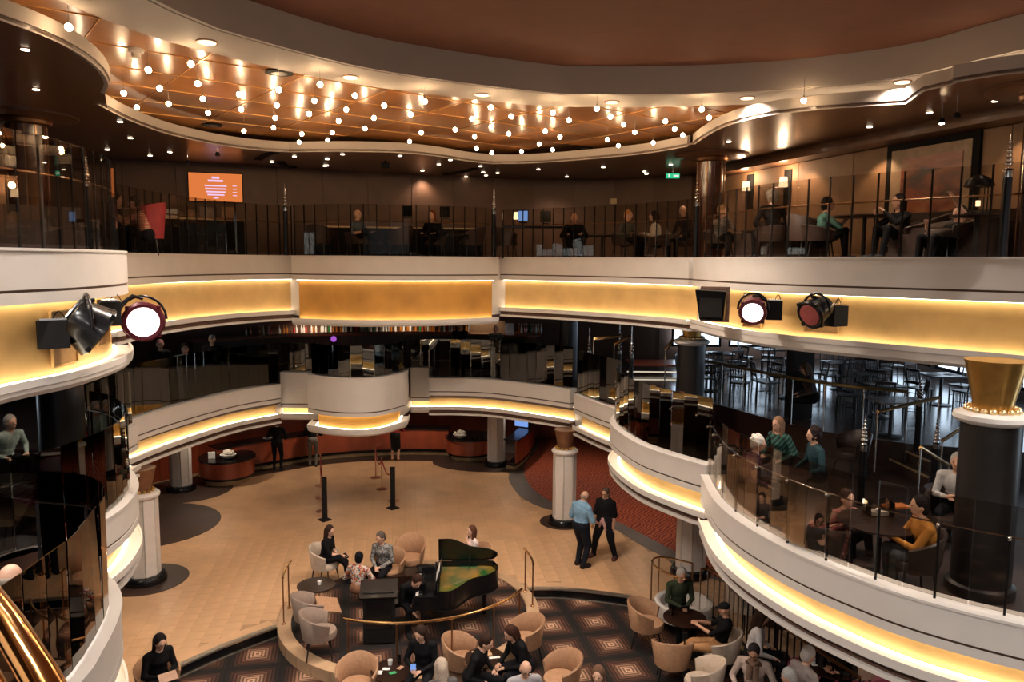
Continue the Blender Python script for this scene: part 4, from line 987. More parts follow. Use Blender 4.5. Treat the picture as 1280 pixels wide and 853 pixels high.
# --- people at the reception desk
person('man in black suit standing at the desk, seen from behind, hand raised', (-7.55, 24.0, G), 95, 'stand', hands=[(-.2, .3, 1.15), (.2, .25, 1.0)], hair=(.02, .015, .01), s=1.0)
person('person in dark jacket and grey trousers standing at the desk', (-6.55, 24.55, G), 92, 'stand', hands=[(-.15, .3, 1.05), (.15, .3, 1.05)], bottom=(.16, .15, .13), s=.96)
person('woman in red top and black skirt standing at the desk under the white bulge', (-3.95, 25.35, G), 88, 'stand', top=(.22, .02, .02), bottom=(.015, .015, .015), skirt=True, female=True, hands=[(-.15, .3, 1.05), (.15, .3, 1.05)], shoe=(.25, .10, .06), s=.95, style='bob')
# --- beside the piano
def seat_person(label, px, py, floor, face, seat=.45, up=.79, **k):
    s = k.get('s', 1.0); lean = k.get('lean', 8); hz = floor + (seat + .10 + .66*math.cos(math.radians(lean)))*s
    q = pz(px, py, hz); a = math.radians(face); L = .66*math.sin(math.radians(lean))*s
    return person(label, (q.x - L*math.cos(a), q.y - L*math.sin(a), floor), face, 'sit', seat=seat, **k), (q.x - L*math.cos(a), q.y - L*math.sin(a))
def on_deck(label, px, py, D, floor, face, **k):
    q = py_(px, py, D); lean = k.get('lean', 8); s = k.get('s', 1.0)
    seat = (q.z - floor)/s - .10 - .66*math.cos(math.radians(lean)); seat = max(.16, min(.62, seat)); a = math.radians(face); L = .66*math.sin(math.radians(lean))*s
    fl = q.z - (seat + .10 + .66*math.cos(math.radians(lean)))*s
    return person(label, (q.x - L*math.cos(a), q.y - L*math.sin(a), fl), face, 'sit', seat=seat, **k), (q.x - L*math.cos(a), q.y - L*math.sin(a))
(_, hw, _), (x, y) = seat_person('woman in black dress with long dark hair seated by the round wire table', 411, 663, G, -15, female=True, style='long', hair=(.035, .018, .012), sleeve='short', hands=[(-.02, .26, .66), (.05, .42, .68)], feet=[(-.02, .52, 0), (.0, .62, .22)], hd=(-10, 8), skirt=False, s=.95, vox=.014)
smallbox('phone', hw[1], (.07, .14, .012), M_blackm, 'dark phone in the hand of the woman in black dress', 'phone', (.5, 0, .8))
tub_chair((x-.02, y, G), -15, M_cream, 'pale chair under the woman in black dress')
FLO = prints('floral_print', [(.5, .42, .36), (.35, .06, .04), (.55, .5, .45), (.06, .08, .10), (.45, .18, .06)], 28)
(_, hw, _), (x, y) = seat_person('black-haired person in floral shirt seen from behind on the curved bench', 449, 697, G, 75, seat=.35, pattern=FLO, bottom=(.2, .1, .06), style='short', hair=(.006, .006, .008), s=.92, vox=.014)
JAC = prints('speckled_jacket', [(.30, .28, .26), (.05, .05, .055), (.22, .22, .20), (.12, .11, .11)], 34)
(_, hw, _), (x, y) = seat_person('short-haired woman in speckled grey jacket seated facing us', 477, 671, G, -105, pattern=JAC, female=True, style='short', hair=(.10, .08, .065), hands=[(-.06, .26, .62), (.06, .28, .62)], hd=(-15, 12), s=.98, vox=.014)
tub_chair((x+.12, y+.06, G), -100, M_tan, 'tan chair under the woman in speckled jacket')
q = pz(513, 690, .55); tub_chair((q.x, q.y, G), -95, M_tan, 'empty tan chair left of the grand piano', high=.88)
(_, hw, _), (x, y) = seat_person('woman in white blouse with long brown hair seated behind the piano', 589, 664, G, -150, female=True, top=(.62, .52, .50), style='long', hair=(.10, .04, .022), hd=(5, -8), sleeve='short', hands=[(-.05, .2, .95), (.15, .3, .7)], s=.95, vox=.014)
tub_chair((x, y, G), -150, M_tan, 'chair hidden under the woman in white blouse')
(_, hw, _), (x, y) = seat_person('dark-haired pianist in black bending over beside the black stand', 521, 726, G, -60, seat=.52, lean=48, style='short', hair=(.035, .015, .01), hd=(0, 40), hands=[(-.1, .45, .45), (.1, .5, .5)], vox=.014)
t = thing('piano_bench', (x-.05, y+.1, .012), 'black bench under the bending pianist', 'bench', rz=.5)
MB().box((0, 0, .44), (.62, .34, .08)).build('cushion', M_black, t)
for a in (-1, 1):
    for b in (-1, 1): MB().cyl((a*.26, b*.13, 0), (a*.26, b*.13, .41), .02, n=8).build('leg', M_black, t)
t = thing('music_stand', (-2.33, 12.95, .012), 'wide black stand with flat top board left of the pianist', 'stand', rz=.1)
MB().box((0, 0, .98), (.66, .4, .05), rot=Matrix.Rotation(.5, 3, 'X')).build('top_board', M_black, t, smooth=False); MB().box((0, .02, .5), (.55, .28, .92)).build('cabinet', M_blackm, t, smooth=False)
MB().box((0, -.125, .55), (.45, .015, .5)).build('front_panel', M_black, t, smooth=False)
# curved bench behind the wire table
cb = [(PC.x + 1.62*math.cos(a) - .05, PC.y -.55 + 1.35*math.sin(a)) for a in np.linspace(math.radians(128), math.radians(60), 12)]
sv = VC; VC = (PC.x, PC.y-1)
t = thing('curved_bench', (0, 0, .012), 'low curved dark bench with tan base behind the piano stand', 'bench')
MB().sweep(cb, [(-.2, .0), (.16, .0), (.16, .10), (-.2, .10)]).build('base', mat('bench_stone', (.50, .33, .20), .3), t); MB().sweep(cb, [(-.22, .10), (.14, .10), (.14, .40), (-.22, .42)]).build('seat', M_darkwood, t)
VC = sv
# grand piano
t = thing('grand_piano', (-1.0, 13.62, .012), 'black grand piano with raised lid on the round platform', 'piano', rz=math.radians(78))
# local frame: keyboard along +Y.. outline: keyboard end at y=-.85 (rotated to face left), tail to +y
out = crom([(-.74, -.25), (-.74, .9), (-.62, 1.12), (-.3, 1.18), (-.02, .98), (.2, .55), (.52, .28), (.74, .05), (.74, -.25)], .08)
t.rotation_euler = (0, 0, math.radians(-86)); t.location = (-1.15, 13.6, .012); t.scale = (.95, .8, 1)
rimo_ = out; cxy = (0, .3)
sv = VC; VC = (0, .2)
MB().sweep(out + [(.74, -.26)][:0], [(0, .62), (.035, .62), (.035, .96), (0, .96)], True).build('case_rim', M_black, t)
MB().prism(out, .60, .66).build('underside', M_blackm, t, smooth=False)
pl_ = offset(out, .05, True)
def harp():
    m = bpy.data.materials.new('harp_plate'); m.use_nodes = True; N = m.node_tree.nodes; L = m.node_tree.links; b = N['Principled BSDF']; b.inputs['Roughness'].default_value = .3; b.inputs['Metallic'].default_value = .4
    tc = N.new('ShaderNodeTexCoord'); n = N.new('ShaderNodeTexNoise'); n.inputs['Scale'].default_value = 2.2; L.new(tc.outputs['Object'], n.inputs[0]); cr = N.new('ShaderNodeValToRGB'); e = cr.color_ramp.elements
    e[0].position = .40; e[0].color = (.02, .12, .03, 1); e[1].position = .6; e[1].color = (.34, .20, .03, 1); L.new(n.outputs['Fac'], cr.inputs[0]); L.new(cr.outputs[0], b.inputs['Base Color']); return m
MB().prism(pl_, .84, .86).build('harp_plate', harp(), t, smooth=False)
st = MB()
for k in range(24): st.cyl((-.62 + k*.045, -.18, .885), (-.55 + k*.03, .95 - k*.028, .885), .0025, n=4)
o = st.build('strings', M_plinth, t); o['kind'] = 'stuff'
kb_ = MB().box((0, -.52, .68), (1.48, .56, .12)).build('key_bed', M_black, t, smooth=False)
for sx in (-1, 1): MB().box((sx*.70, -.5, .80), (.08, .5, .14)).build('cheek_block', M_black, t)
MB().box((0, -.30, .86), (1.40, .05, .2)).build('fallboard', M_black, t, smooth=False)
MW_ = mat('ivory_key', (.75, .72, .66), .3); k0 = None
for k in range(52):
    o = MB().box((0, 0, 0), (.0225, .15, .02)).build('white_key', MW_, kb_, smooth=False) if k0 is None else k0.copy()
    if k0 is None: k0 = o
    else: COL.objects.link(o)
    o.location = (-.60 + k*.0235, -.66, .755)
k0 = None
for k in range(51):
    if k % 7 in (2, 6): continue
    if k0 is None: k0 = o = MB().box((0, 0, 0), (.011, .095, .014)).build('black_key', M_black, kb_, smooth=False)
    else: o = k0.copy(); COL.objects.link(o)
    o.location = (-.588 + k*.0235, -.62, .772)
md_ = MB().box((0, -.2, 1.06), (.7, .02, .26), rot=Matrix.Rotation(-.35, 3, 'X')).build('music_desk', M_black, t, smooth=False)
MB().box((.05, -.24, 1.06), (.4, .01, .22), rot=Matrix.Rotation(-.35, 3, 'X')).build('sheet_music', M_paper, md_, smooth=False)
# lid hinged along the straight side (x=-.74), raised
la = math.radians(68); mb = MB(); mb.prism([(x_, y_) for x_, y_ in out], 0, .025)
mb.v = [(-.74 + (v[0]+.74)*.36*math.cos(la) - v[2]*math.sin(la), v[1], .965 + (v[0]+.74)*.36*math.sin(la) + v[2]*math.cos(la)) for v in mb.v]
mb.build('lid', M_black, t, smooth=False)
MB().cyl((-.45, .5, .9), (-.62, .5, 1.25), .010, n=8).build('lid_prop', M_black, t)
for lx, ly in ((-.6, -.55), (.6, -.55), (-.3, .85)):
    MB().lathe([(.035, .06), (.045, .1), (.05, .3), (.07, .55), (.075, .62)], (lx, ly, 0), n=12).build('leg', M_black, t); MB().cyl((lx-.02, ly, .03), (lx+.02, ly, .03), .03, n=12).build('caster', M_brass, t)
VC = sv
# platform brass rails
def brass_rail(name, pts, z, posts, label, r=.024, mp=None, zb=0.03):
    T = Vector((pts[0][0], pts[0][1], zb)); t = thing(name, T, label, 'handrail')
    pp = crom(pts, .15); MB().tube([Vector((*p, z)) - T for p in pp], r, 10).build('rail', M_brass, t)
    for x, y in posts: MB().cyl(Vector((x, y, zb)) - T, Vector((x, y, z)) - T, .014, n=8).build('post', mp or M_bronze, t); MB().lathe([(.04, 0), (.04, .012), (.016, .03)], Vector((x, y, zb)) - T, n=12).build('foot', M_bronze, t)
    return t
arc = lambda a0, a1, r=2.38, n=14: [(PC.x + r*math.cos(math.radians(a)), PC.y + r*math.sin(math.radians(a))) for a in np.linspace(a0, a1, n)]
brass_rail('platform_rail', arc(250, 334), .92, [arc(a, a, n=1)[0] for a in (252, 272, 294, 314, 332)], 'long brass rail curving along the front of the piano platform')
brass_rail('platform_rail', arc(196, 176), .92, [arc(a, a, n=1)[0] for a in (196, 180)], 'short brass rail at the left end of the piano platform')
brass_rail('platform_rail', arc(22, 2), .92, [arc(a, a, n=1)[0] for a in (20, 4)], 'short brass rail at the right end of the piano platform')
# wire table
t = thing('wire_table', (-3.72, 14.0, .012), 'round dark coffee table on a cage of bright wires', 'table')
MB().lathe([(.34, .56), (.36, .57), (.36, .59), (.001, .59)], n=32).build('tabletop', M_darkwood, t)
for k in range(22):
    a = 2*PI*k/22; MB().tube([(.33*math.cos(a), .33*math.sin(a), .56), (.22*math.cos(a+.2), .22*math.sin(a+.2), .28), (.27*math.cos(a+.4), .27*math.sin(a+.4), .01)], .005, 5).build('wire', M_plinth, t)
MB().tube([(.27*math.cos(a), .27*math.sin(a), .01) for a in np.linspace(0, 2*PI, 25)[:-1]], .008, 6, closed=True).build('foot_ring', M_plinth, t)
glass_cup((-3.66, 14.0, .605), 'small white cup on the wire coffee table', .04, .07, M_paper)
tub_chair((-3.62, 13.15, .03), 30, M_taupe, 'empty taupe chair on the platform, nearer the wire table')
tub_chair((-3.28, 12.45, .03), 15, M_taupe, 'empty taupe chair on the platform behind the long brass rail')
o = smallbox('cushion', (-3.3, 13.2, .58), (.42, .42, .03), M_tan, 'flat tan board resting on the taupe chair arms', 'board', (.25, .3, .5))
# --- stanchions
def barrier_tower(x, y, lb, h=1.05):
    t = thing('barrier_tower', (x, y, .0), lb, 'barrier post'); MB().lathe([(.19, 0), (.19, .02), (.10, .05)], n=4, ).build('base', M_blackm, t); MB().box((0, 0, h/2+.02), (.13, .06, h)).build('panel', M_blackm, t, smooth=False); MB().box((0, 0, h+.03), (.14, .07, .02)).build('cap', M_black, t, smooth=False)
barrier_tower(-4.88, 19.35, 'left of the two tall black barrier posts', 1.12); barrier_tower(-3.25, 20.35, 'right of the two tall black barrier posts', 1.12)
M_rose = mat('rose_gold', (.60, .30, .20), .3, .8); M_rope = mat('red_rope', (.45, .05, .05), .7)
st_ = [[(-5.75, 22.4), (-5.42, 21.2), (-5.12, 20.05)], [(-4.25, 23.3), (-3.85, 22.1), (-3.32, 21.0)]]
for k, row in enumerate(st_):
    for j, (x, y) in enumerate(row):
        t = thing('stanchion', (x, y, 0), f'rose gold rope stanchion, {("farthest", "middle", "nearest")[j]} of the three behind the {("left", "right")[k]} black barrier post', 'stanchion')
        MB().lathe([(.17, 0), (.17, .015), (.05, .03)], n=24).build('base', M_rose, t); MB().cyl((0, 0, .02), (0, 0, .95), .018, n=10).build('pole', M_rose, t); MB().ball((0, 0, .97), .03).build('knob', M_rose, t)
    for j, (a, b) in enumerate(zip(row, row[1:])):
        pts = [(a[0]+(b[0]-a[0])*q, a[1]+(b[1]-a[1])*q, .90 - .28*math.sin(PI*q)) for q in np.linspace(0, 1, 9)]
        o = MB().tube(pts, .017, 8).build('barrier_rope', M_rope); tag(o, f'sagging red rope, {("farther", "nearer")[j]} one of the {("left", "right")[k]} row', 'rope')
# --- reception desks
def desk(pl, label, h=.95, depth=.5, piece=1.3):
    t = thing('reception_desk', (0, 0, 0), label, 'desk')
    MB().sweep(pl, [(-depth, .0), (-.05, .0), (-.05, .12), (-depth, .12)]).build('plinth', M_plinth, t); MB().sweep(pl, [(-depth, .12), (-.02, .12), (-.02, .22), (-depth, .22)]).build('kick_band', M_black, t)
    pts = resample(pl, piece); fr = frame2(pl)
    idx = [int(round(q)) for q in np.linspace(0, len(pl)-1, max(2, len(pts)))]
    for a, b in zip(idx, idx[1:]):
        if b > a: MB().sweep(pl[a:b+1], [(-.04, .22), (.0, .22), (.0, h-.04), (-.04, h-.04)], frames=fr[a:b+1]).build('panel', M_red, t)
    MB().sweep(pl, [(-depth-.1, h-.04), (.04, h-.04), (.04, h), (-depth-.1, h)]).build('counter_top', M_black, t); return t
D1 = crom(P2([(272, 598), (312, 590), (376, 579), (404, 575), (452, 571), (490, 569.5), (530, 569), (560, 570)], 0), .35)
desk(D1, 'long curved red wood reception desk with black top and brass plinth')
def pod(cx, cy, r, label, sx=1.0):
    pl = [(cx + r*sx*math.cos(a), cy + r*math.sin(a)) for a in np.linspace(math.radians(200), math.radians(340), 12)]
    fr = [(math.cos(a), math.sin(a)) for a in np.linspace(math.radians(200), math.radians(340), 12)]
    t = thing('desk_pod', (0, 0, 0), label, 'desk')
    full = [(cx + r*sx*math.cos(a), cy + r*math.sin(a)) for a in np.linspace(0, 2*PI, 29)[:-1]]; sc = lambda q: [(cx + (x-cx)*q, cy + (y-cy)*q) for x, y in full]
    MB().prism(sc(.82), 0, .16).build('plinth', M_plinth, t); MB().prism(sc(.95), .16, .24).build('kick_band', M_black, t); MB().prism(full, .24, .72).build('panel', M_red, t); MB().prism(sc(1.06), .72, .77).build('counter_top', M_black, t)
pod(-8.75, 22.9, .8, 'rounded red wood desk pod left of the long desk with a flower bowl'); pod(-1.45, 25.9, .8, 'rounded red wood desk pod right of the long desk with a flower bowl')
def flower_bowl(x, y, z, lb):
    t = thing('flower_bowl', (x, y, z), lb, 'flower bowl')
    MB().lathe([(.08, 0), (.2, .07), (.24, .14), (.22, .14), (.15, .05)], n=20).build('bowl', M_paper, t); mb = MB()
    for k in range(26):
        a = random.uniform(0, 2*PI); r = random.uniform(0, .2); mb.ball((r*math.cos(a), r*math.sin(a), .17+.07*(1-r/.2)+random.uniform(0, .03)), (.045, .045, .03), 6, 4)
    o = mb.build('blossoms', mat('petal_white', (.75, .70, .62), .8), t); o['kind'] = 'stuff'
flower_bowl(-8.6, 22.6, .77, 'white flower bowl on the left desk pod'); flower_bowl(-1.75, 25.5, .77, 'white flower bowl on the right desk pod')
smallbox('card_stand', (-9.1, 22.6, .87), (.2, .04, .2), M_paper, 'small card stand beside the left flower bowl', 'card stand', (0, 0, .2))
for k, (x, y) in enumerate(((-1.3, 25.35), (-1.15, 25.4), (-1.0, 25.5))):
    glass_cup((x, y, .77), f'clear glass on the right desk pod, {("left", "middle", "right")[k]} of three', .04, .13)
D3 = crom(P2([(645, 588), (652, 583), (662, 573), (668, 560), (669, 545)], 0), .25)
sv = VC; VC = (3, 22)
desk(D3, 'curved red wood side desk with chrome foot right of the cream column', 1.0, .35)
VC = sv
smallbox('screen', (.35, 26.2, 1.2), (.5, .05, .32), M_screenblue, 'blue lit screen on the side desk', 'screen', (0, 0, -.5))
desk(crom([(-11.6, 19.6), (-11.0, 20.6), (-10.4, 21.5)], .3), 'left end piece of red wood desk in shadow', .9, .3)
# small plate with paper on long desk
o = MB().lathe([(.001, 0), (.12, .0), (.16, .03), (.14, .03)], n=18).build('paper_dish', M_paper); o.location = (-8.0, 24.45, .955); tag(o, 'white dish on the long desk left of the man in black suit', 'dish')
# ================================================================== SUNKEN LOUNGE (foreground)
def pt(px, py, z): return pz(px, py, z)
def chair_at(px, py, face, m, label, z=PIT, zc=.45, **k):
    q = pz(px, py, z+zc); return tub_chair((q.x, q.y, z), face, m, label, **k)
(_, hw, _), (x, y) = seat_person('woman with black hair and glasses in black seated at lower left holding a card', 198, 800, PIT, -40, female=True, style='long', hair=(.012, .008, .008), glasses=True, hd=(0, 18), hands=[(-.06, .30, .70), (.10, .32, .72)], s=1.0, vox=.014)
smallbox('menu_card', (hw[0]+hw[1])/2 + Vector((.02, -.02, .02)), (.26, .16, .01), mat('card_tan', (.40, .24, .16), .6), 'tan card held by the woman at lower left', 'card', (.5, 0, .7))
tub_chair((x, y, PIT), -40, M_tan, 'chair under the woman at lower left')
(_, hw, _), (x, y) = seat_person('dark-haired person in black seated before the platform reading a phone', 528, 789, PIT, -100, style='long', female=True, hair=(.03, .016, .012), hd=(-20, 20), hands=[(-.05, .30, .66), (.12, .30, .70)])
smallbox('phone', hw[1]+Vector((0, 0, .05)), (.08, .012, .15), M_screenblue, 'glowing phone held before the platform', 'phone', (.4, 0, .2))
(_, hw, _), (x, y) = seat_person('woman with long silver-blonde hair seen from behind at the bottom edge', 552, 834, PIT, 110, female=True, style='long', hair=(.42, .34, .27), top=(.10, .09, .09), hd=(0, 10))
tub_chair((x, y, PIT), 110, M_tan, 'chair under the silver-blonde woman')
(_, hw, _), (x, y) = seat_person('large dark-haired person in black in the tan chair left of the menu reader', 606, 802, PIT, -20, style='short', hair=(.03, .015, .01), lean=20, hd=(0, 20))
chair_at(577, 822, -20, M_tan, 'tan tub chair left of the menu reader')
(_, hw, _), (x, y) = seat_person('dark-haired person in black leaning over a menu on the small table', 640, 790, PIT, -150, style='bob', female=True, hair=(.045, .018, .012), lean=24, hd=(0, 25), hands=[(-.08, .42, .62), (.12, .42, .62)])
chair_at(657, 797, -150, M_tan, 'tan tub chair behind the menu reader beside the platform rim')
(_, hw, _), (x, y) = seat_person('bald man with glasses in grey shirt at the bottom centre', 656, 833, PIT, -75, style='fringe', hair=(.12, .09, .07), glasses=True, top=(.34, .33, .35), hd=(0, 15))
chair_at(702, 846, -150, M_tan, 'empty tan tub chair right of the bald man in grey')
(_, hw, _), (x, y) = seat_person('woman with straight brown hair at the bottom edge right of centre', 748, 843, PIT, -110, female=True, style='long', hair=(.13, .07, .045), top=(.05, .04, .04))
chair_at(446, 850, -90, M_tan, 'tan tub chair at the bottom edge below the long brass rail', zc=.5)
q = pt(492, 838, PIT+.55); round_table((q.x, q.y, PIT), .36, .55, M_darkwood, 'low dark table with cards and cups at the bottom edge')
for k, (dx, dy, dz) in enumerate(((-.12, .02, 0), (.0, -.1, 0), (.1, .05, 0), (-.2, -.1, 0))):
    smallbox('card', (q.x+dx, q.y+dy, PIT+.557+.002*k), (.11, .07, .004), (M_paper, mat('card_green', (.04, .30, .12), .6), mat('card_tan', (.4, .24, .16), .6), M_paper)[k], f'{("white", "green", "tan", "second white, outermost,")[k]} card on the low table at the bottom edge', 'card', (0, 0, .5*k))
glass_cup((q.x+.06, q.y+.18, PIT+.55), 'tall dark glass on the low table at the bottom edge', .035, .14, M_black)
glass_cup((q.x-.08, q.y+.16, PIT+.55), 'white cup on the low table at the bottom edge', .04, .08, M_paper)
q = pt(606, 822, PIT+.55); round_table((q.x, q.y, PIT), .33, .55, M_darkwood, 'low dark table under the open menu')
smallbox('menu', (q.x-.05, q.y+.1, PIT+.562), (.30, .22, .012), mat('menu_tan', (.45, .28, .17), .6), 'open tan menu on the low table', 'menu', (0, 0, .3)); smallbox('napkin', (q.x+.16, q.y-.02, PIT+.557), (.18, .06, .006), M_paper, 'folded white napkin beside the tan menu', 'napkin', (0, 0, .2))
# right group
(_, hw, _), (x, y) = seat_person('grey-haired man in dark green sweater looking at his phone by the cream column', 851, 716, PIT, -80, style='short', hair=(.40, .36, .33), top=(.035, .045, .025), hd=(0, 18), hands=[(-.06, .28, .80), (.08, .28, .80)], seat=.6, skin='tan', vox=.014)
smallbox('phone', (hw[0]+hw[1])/2+Vector((0, 0, .02)), (.16, .02, .09), M_blackm, 'black phone held by the man in green sweater', 'phone', (.6, 0, .1))
chair_at(808, 778, -20, M_tan, 'empty tan tub chair left of the round table with a glass', s=1.05); chair_at(840, 822, 80, M_tan, 'tan tub chair with its back to us below the round table', s=1.05)
chair_at(880, 850, 160, M_cream, 'pale chair back at the bottom edge below the person in cap')
q = pt(856, 772, PIT+.7); round_table((q.x, q.y, PIT), .38, .7, M_darkwood, 'round dark table in front of the man in green sweater')
glass_cup((q.x-.22, q.y+.1, PIT+.7), 'clear glass on the round dark table', .045, .15)
t = thing('table_sign', (q.x-.12, q.y-.55, PIT), 'short black stand on the carpet below the round table', 'stand'); MB().cyl((0, 0, .01), (0, 0, .62), .016, n=8).build('pole', M_blackm, t); MB().lathe([(.12, 0), (.12, .015), (.02, .03)], n=16).build('base', M_blackm, t); MB().box((0, 0, .65), (.08, .03, .09)).build('head', M_blackm, t)
(_, hw, _), (x, y) = seat_person('person in black cap and tan trousers reclining to the left', 913, 762, PIT, 165, style='cap', hair=(.01, .01, .012), lean=-14, bottom=(.42, .22, .10), sleeve='short', skin='tan', feet=[(-.1, .75, .12), (.05, .80, .2)], hands=[(-.05, .34, .85), (.12, .34, .85)], hd=(-10, 18), vox=.014)
tub_chair((x+.05, y, PIT), 165, M_cream, 'pale tub chair under the person in black cap')
(rt_, hw, _), (x, y) = seat_person('person in pale top with brown scarf and glasses by the diagonal rail', 943, 812, PIT, -115, style='short', hair=(.025, .02, .02), top=(.46, .36, .31), hd=(0, 20), glasses=True, skin='tan', vox=.014)
sc = MB().tube([(-.1, .10, .98+PIT*0), (-.06, .17, 1.05), (0, .20, 1.0), (.06, .17, 1.05), (.1, .1, .98)], .035, 8); sc.tube([(-.04, .19, 1.0), (-.05, .22, .75)], [.05, .04], 8); sc.tube([(.04, .19, 1.0), (.05, .22, .78)], [.05, .04], 8); sc.build('scarf', cm((.16, .10, .07)), rt_)
(_, hw, _), (x, y) = seat_person('grey-haired man seen from above at the bottom edge beside the scarf wearer', 990, 846, PIT, 150, style='short', hair=(.42, .42, .42), top=(.10, .13, .16), hd=(0, 15))
(_, hw, _), (x, y) = seat_person('woman with long dark hair in white top seen from behind beyond the diagonal rail', 950, 770, G, -10, female=True, style='long', hair=(.03, .012, .01), top=(.50, .47, .47), hd=(0, 15))
(_, hw, _), (x, y) = seat_person('white-haired person beyond the diagonal rail at the lower right', 1008, 818, G, 20, style='short', hair=(.55, .52, .50), top=(.30, .26, .25), hd=(0, 15))
(_, hw, _), (x, y) = seat_person('person in dark striped top at the card table at lower right', 1048, 800, G, -130, style='short', hair=(.03, .02, .02), top=(.02, .02, .022), hd=(0, 30), lean=20, hands=[(-.1, .42, .76), (.12, .42, .76)])
chair_at(931, 752, -60, M_cream, 'tall pale tub chair beyond the diagonal rail', z=0, zc=.5, s=1.1); chair_at(1000, 768, -150, M_cream, 'pale tub chair at the far side of the first card table', z=0); chair_at(1068, 832, 170, M_cream, 'pale tub chair right of the card table at lower right', z=0, s=1.1)
for px, py, lb in ((972, 772, 'dark table with cards beyond the diagonal rail'), (1035, 830, 'dark table with white cards at lower right')):
    q = pt(px, py, .72); round_table((q.x, q.y, .016), .42, .70, M_darkwood, lb)
    for k in range(5):
        smallbox('playing_card', (q.x-.22+.1*k, q.y+.12*math.sin(k*2.3), .72+.0015*k), (.09, .13, .003), M_paper if k != 2 else mat('card_tan', (.4, .24, .16), .6), f'{("far left", "second", "middle tan", "fourth", "far right")[k]} card on the {"nearer" if px > 1000 else "farther"} card table', 'card', (0, 0, .6*k))
    glass_cup((q.x+.1, q.y-.25, .72), f'clear glass on the {"nearer" if px > 1000 else "farther"} card table', .04, .12)
# curved and diagonal rails at right
uu = [tuple(pz(x, y, .9)[:2]) for x, y in [(866, 706), (845, 701), (824, 698), (815, 703), (823, 713), (843, 722), (862, 728)]]
t = brass_rail('curved_rail', uu, .92, [uu[0], uu[2], uu[3], uu[5]], 'U-shaped brass rail in front of the cream column', r=.02, zb=0.01)
t = thing('stair_well', (3.35, 14.1, 0), 'low white curved wall inside the U-shaped brass rail', 'low wall')
MB().lathe([(.55, 0.012), (.55, .28), (.50, .30), (.45, .28), (.44, .05)], n=36).build('wall', M_colwhite, t); MB().lathe([(.001, .02), (.44, .022)], n=36).build('inner_floor', M_greyfloor, t)
RD = [tuple(pz(x, y, .95)[:2]) for x, y in [(876, 712), (884, 711), (905, 723), (935, 748), (975, 780), (1020, 812), (1075, 848)]]
T = Vector((*RD[0], 0.0)); t = thing('diagonal_rail', T, 'long bronze handrail with upright bars running diagonally at lower right', 'handrail')
pp = crom(RD, .15); MB().tube([Vector((*p, .95)) - T for p in pp], .028, 8).build('rail', M_bronze, t)
for k, p in enumerate(resample(pp, .17)):
    MB().box(Vector((*p, .48)) - T, (.022, .022, .92)).build('baluster', M_chrome if k < 9 else M_blackm, t, smooth=False)
MB().tube([Vector((*p, .06)) - T for p in pp], .02, 6).build('bottom_rail', M_blackm, t)
# ================================================================== CLOSE BRASS HANDRAIL
hr = [py_(-190, 520, 2.3), py_(-90, 655, 1.8), py_(-30, 730, 1.55), py_(12, 785, 1.4), py_(52, 850, 1.25), py_(110, 960, 1.1)]
T = hr[2]; t = thing('stair_handrail', T, 'thick polished brass handrail crossing the lower left corner', 'handrail')
MB().tube([p - T for p in hr], .030, 20).build('rail', mat('warm_brass', (.85, .42, .13), .12, 1.0, .05), t)
MB().tube([p - T + Vector((-.045, -.02, -.045)) for p in hr], .016, 14).build('inner_rail', M_brass, t)
for k in (1, 3): MB().cyl(hr[k]-T+Vector((-.04, 0, -.03)), hr[k]-T+Vector((-.04, 0, -.6)), .012, n=10).build('baluster', M_brass, t)
# ================================================================== MIDDLE DECK
LW = 2.9; HI = 3.4
def lounge(label, px, py, face, m=None, **k):
    r, (x, y) = seat_person(label, px, py, LW, face, **k); return r, (x, y)
lounge('woman with short brown hair in beige top leaning over the rounded balcony table', 817, 489, -15, female=True, top=(.42, .36, .30), hair=(.14, .08, .05), lean=18, sleeve='short', vox=.014)
lounge('reddish-haired person behind the woman in beige', 850, 498, 190, hair=(.2, .07, .04), top=(.05, .04, .04), lean=20)
(r_, hw, _), (x, y) = lounge('white-haired woman in plum cardigan at the railing right of the rounded balcony', 945, 553, -25, female=True, style='curly', hair=(.60, .55, .48), top=(.075, .03, .045), hd=(0, 10), vox=.014)
PLD = stripes('green_plaid', (.03, .12, .09), (.005, .02, .02), 6, 'DIAGONAL')
(r2, hw2, _), (x2, y2) = lounge('woman with long fair hair in green plaid shirt across from the white-haired woman', 972, 530, -150, female=True, style='long', hair=(.30, .17, .10), pattern=PLD, lean=16, vox=.014)
lounge('person with dark bushy hair in teal at the table left of the steps', 1018, 543, 180, style='curly', hair=(.03, .02, .02), top=(.02, .045, .055))
(_, hw, _), (xa, ya) = lounge('older man with grey hair and pale grey shirt beside the large gold-capped column', 1197, 577, -130, style='short', hair=(.36, .33, .30), top=(.38, .36, .34), lean=14, skin='tan', hands=[(-.05, .34, .74), (.08, .36, .72)], vox=.014)
(_, hw, _), (xb, yb) = on_deck('dark-haired person in mustard sweater seated in profile at the low table', 1150, 632, 8.7, LW, 172, style='short', hair=(.012, .008, .008), top=(.36, .15, .03), bottom=(.05, .05, .05), lean=12, hands=[(-.05, .42, .68), (.08, .44, .66)], skin='tan', vox=.014)
REDP = prints('rose_print', [(.28, .05, .05), (.36, .16, .12), (.10, .02, .03)], 22)
on_deck('person in rose patterned top turned away at the low table', 1030, 640, 9.3, LW, 10, pattern=REDP, hair=(.03, .015, .012), style='bob', female=True)
on_deck('person in red and tan patterned top facing us at the low table', 1058, 622, 10.1, LW, -70, pattern=REDP, hair=(.04, .02, .015), style='short')
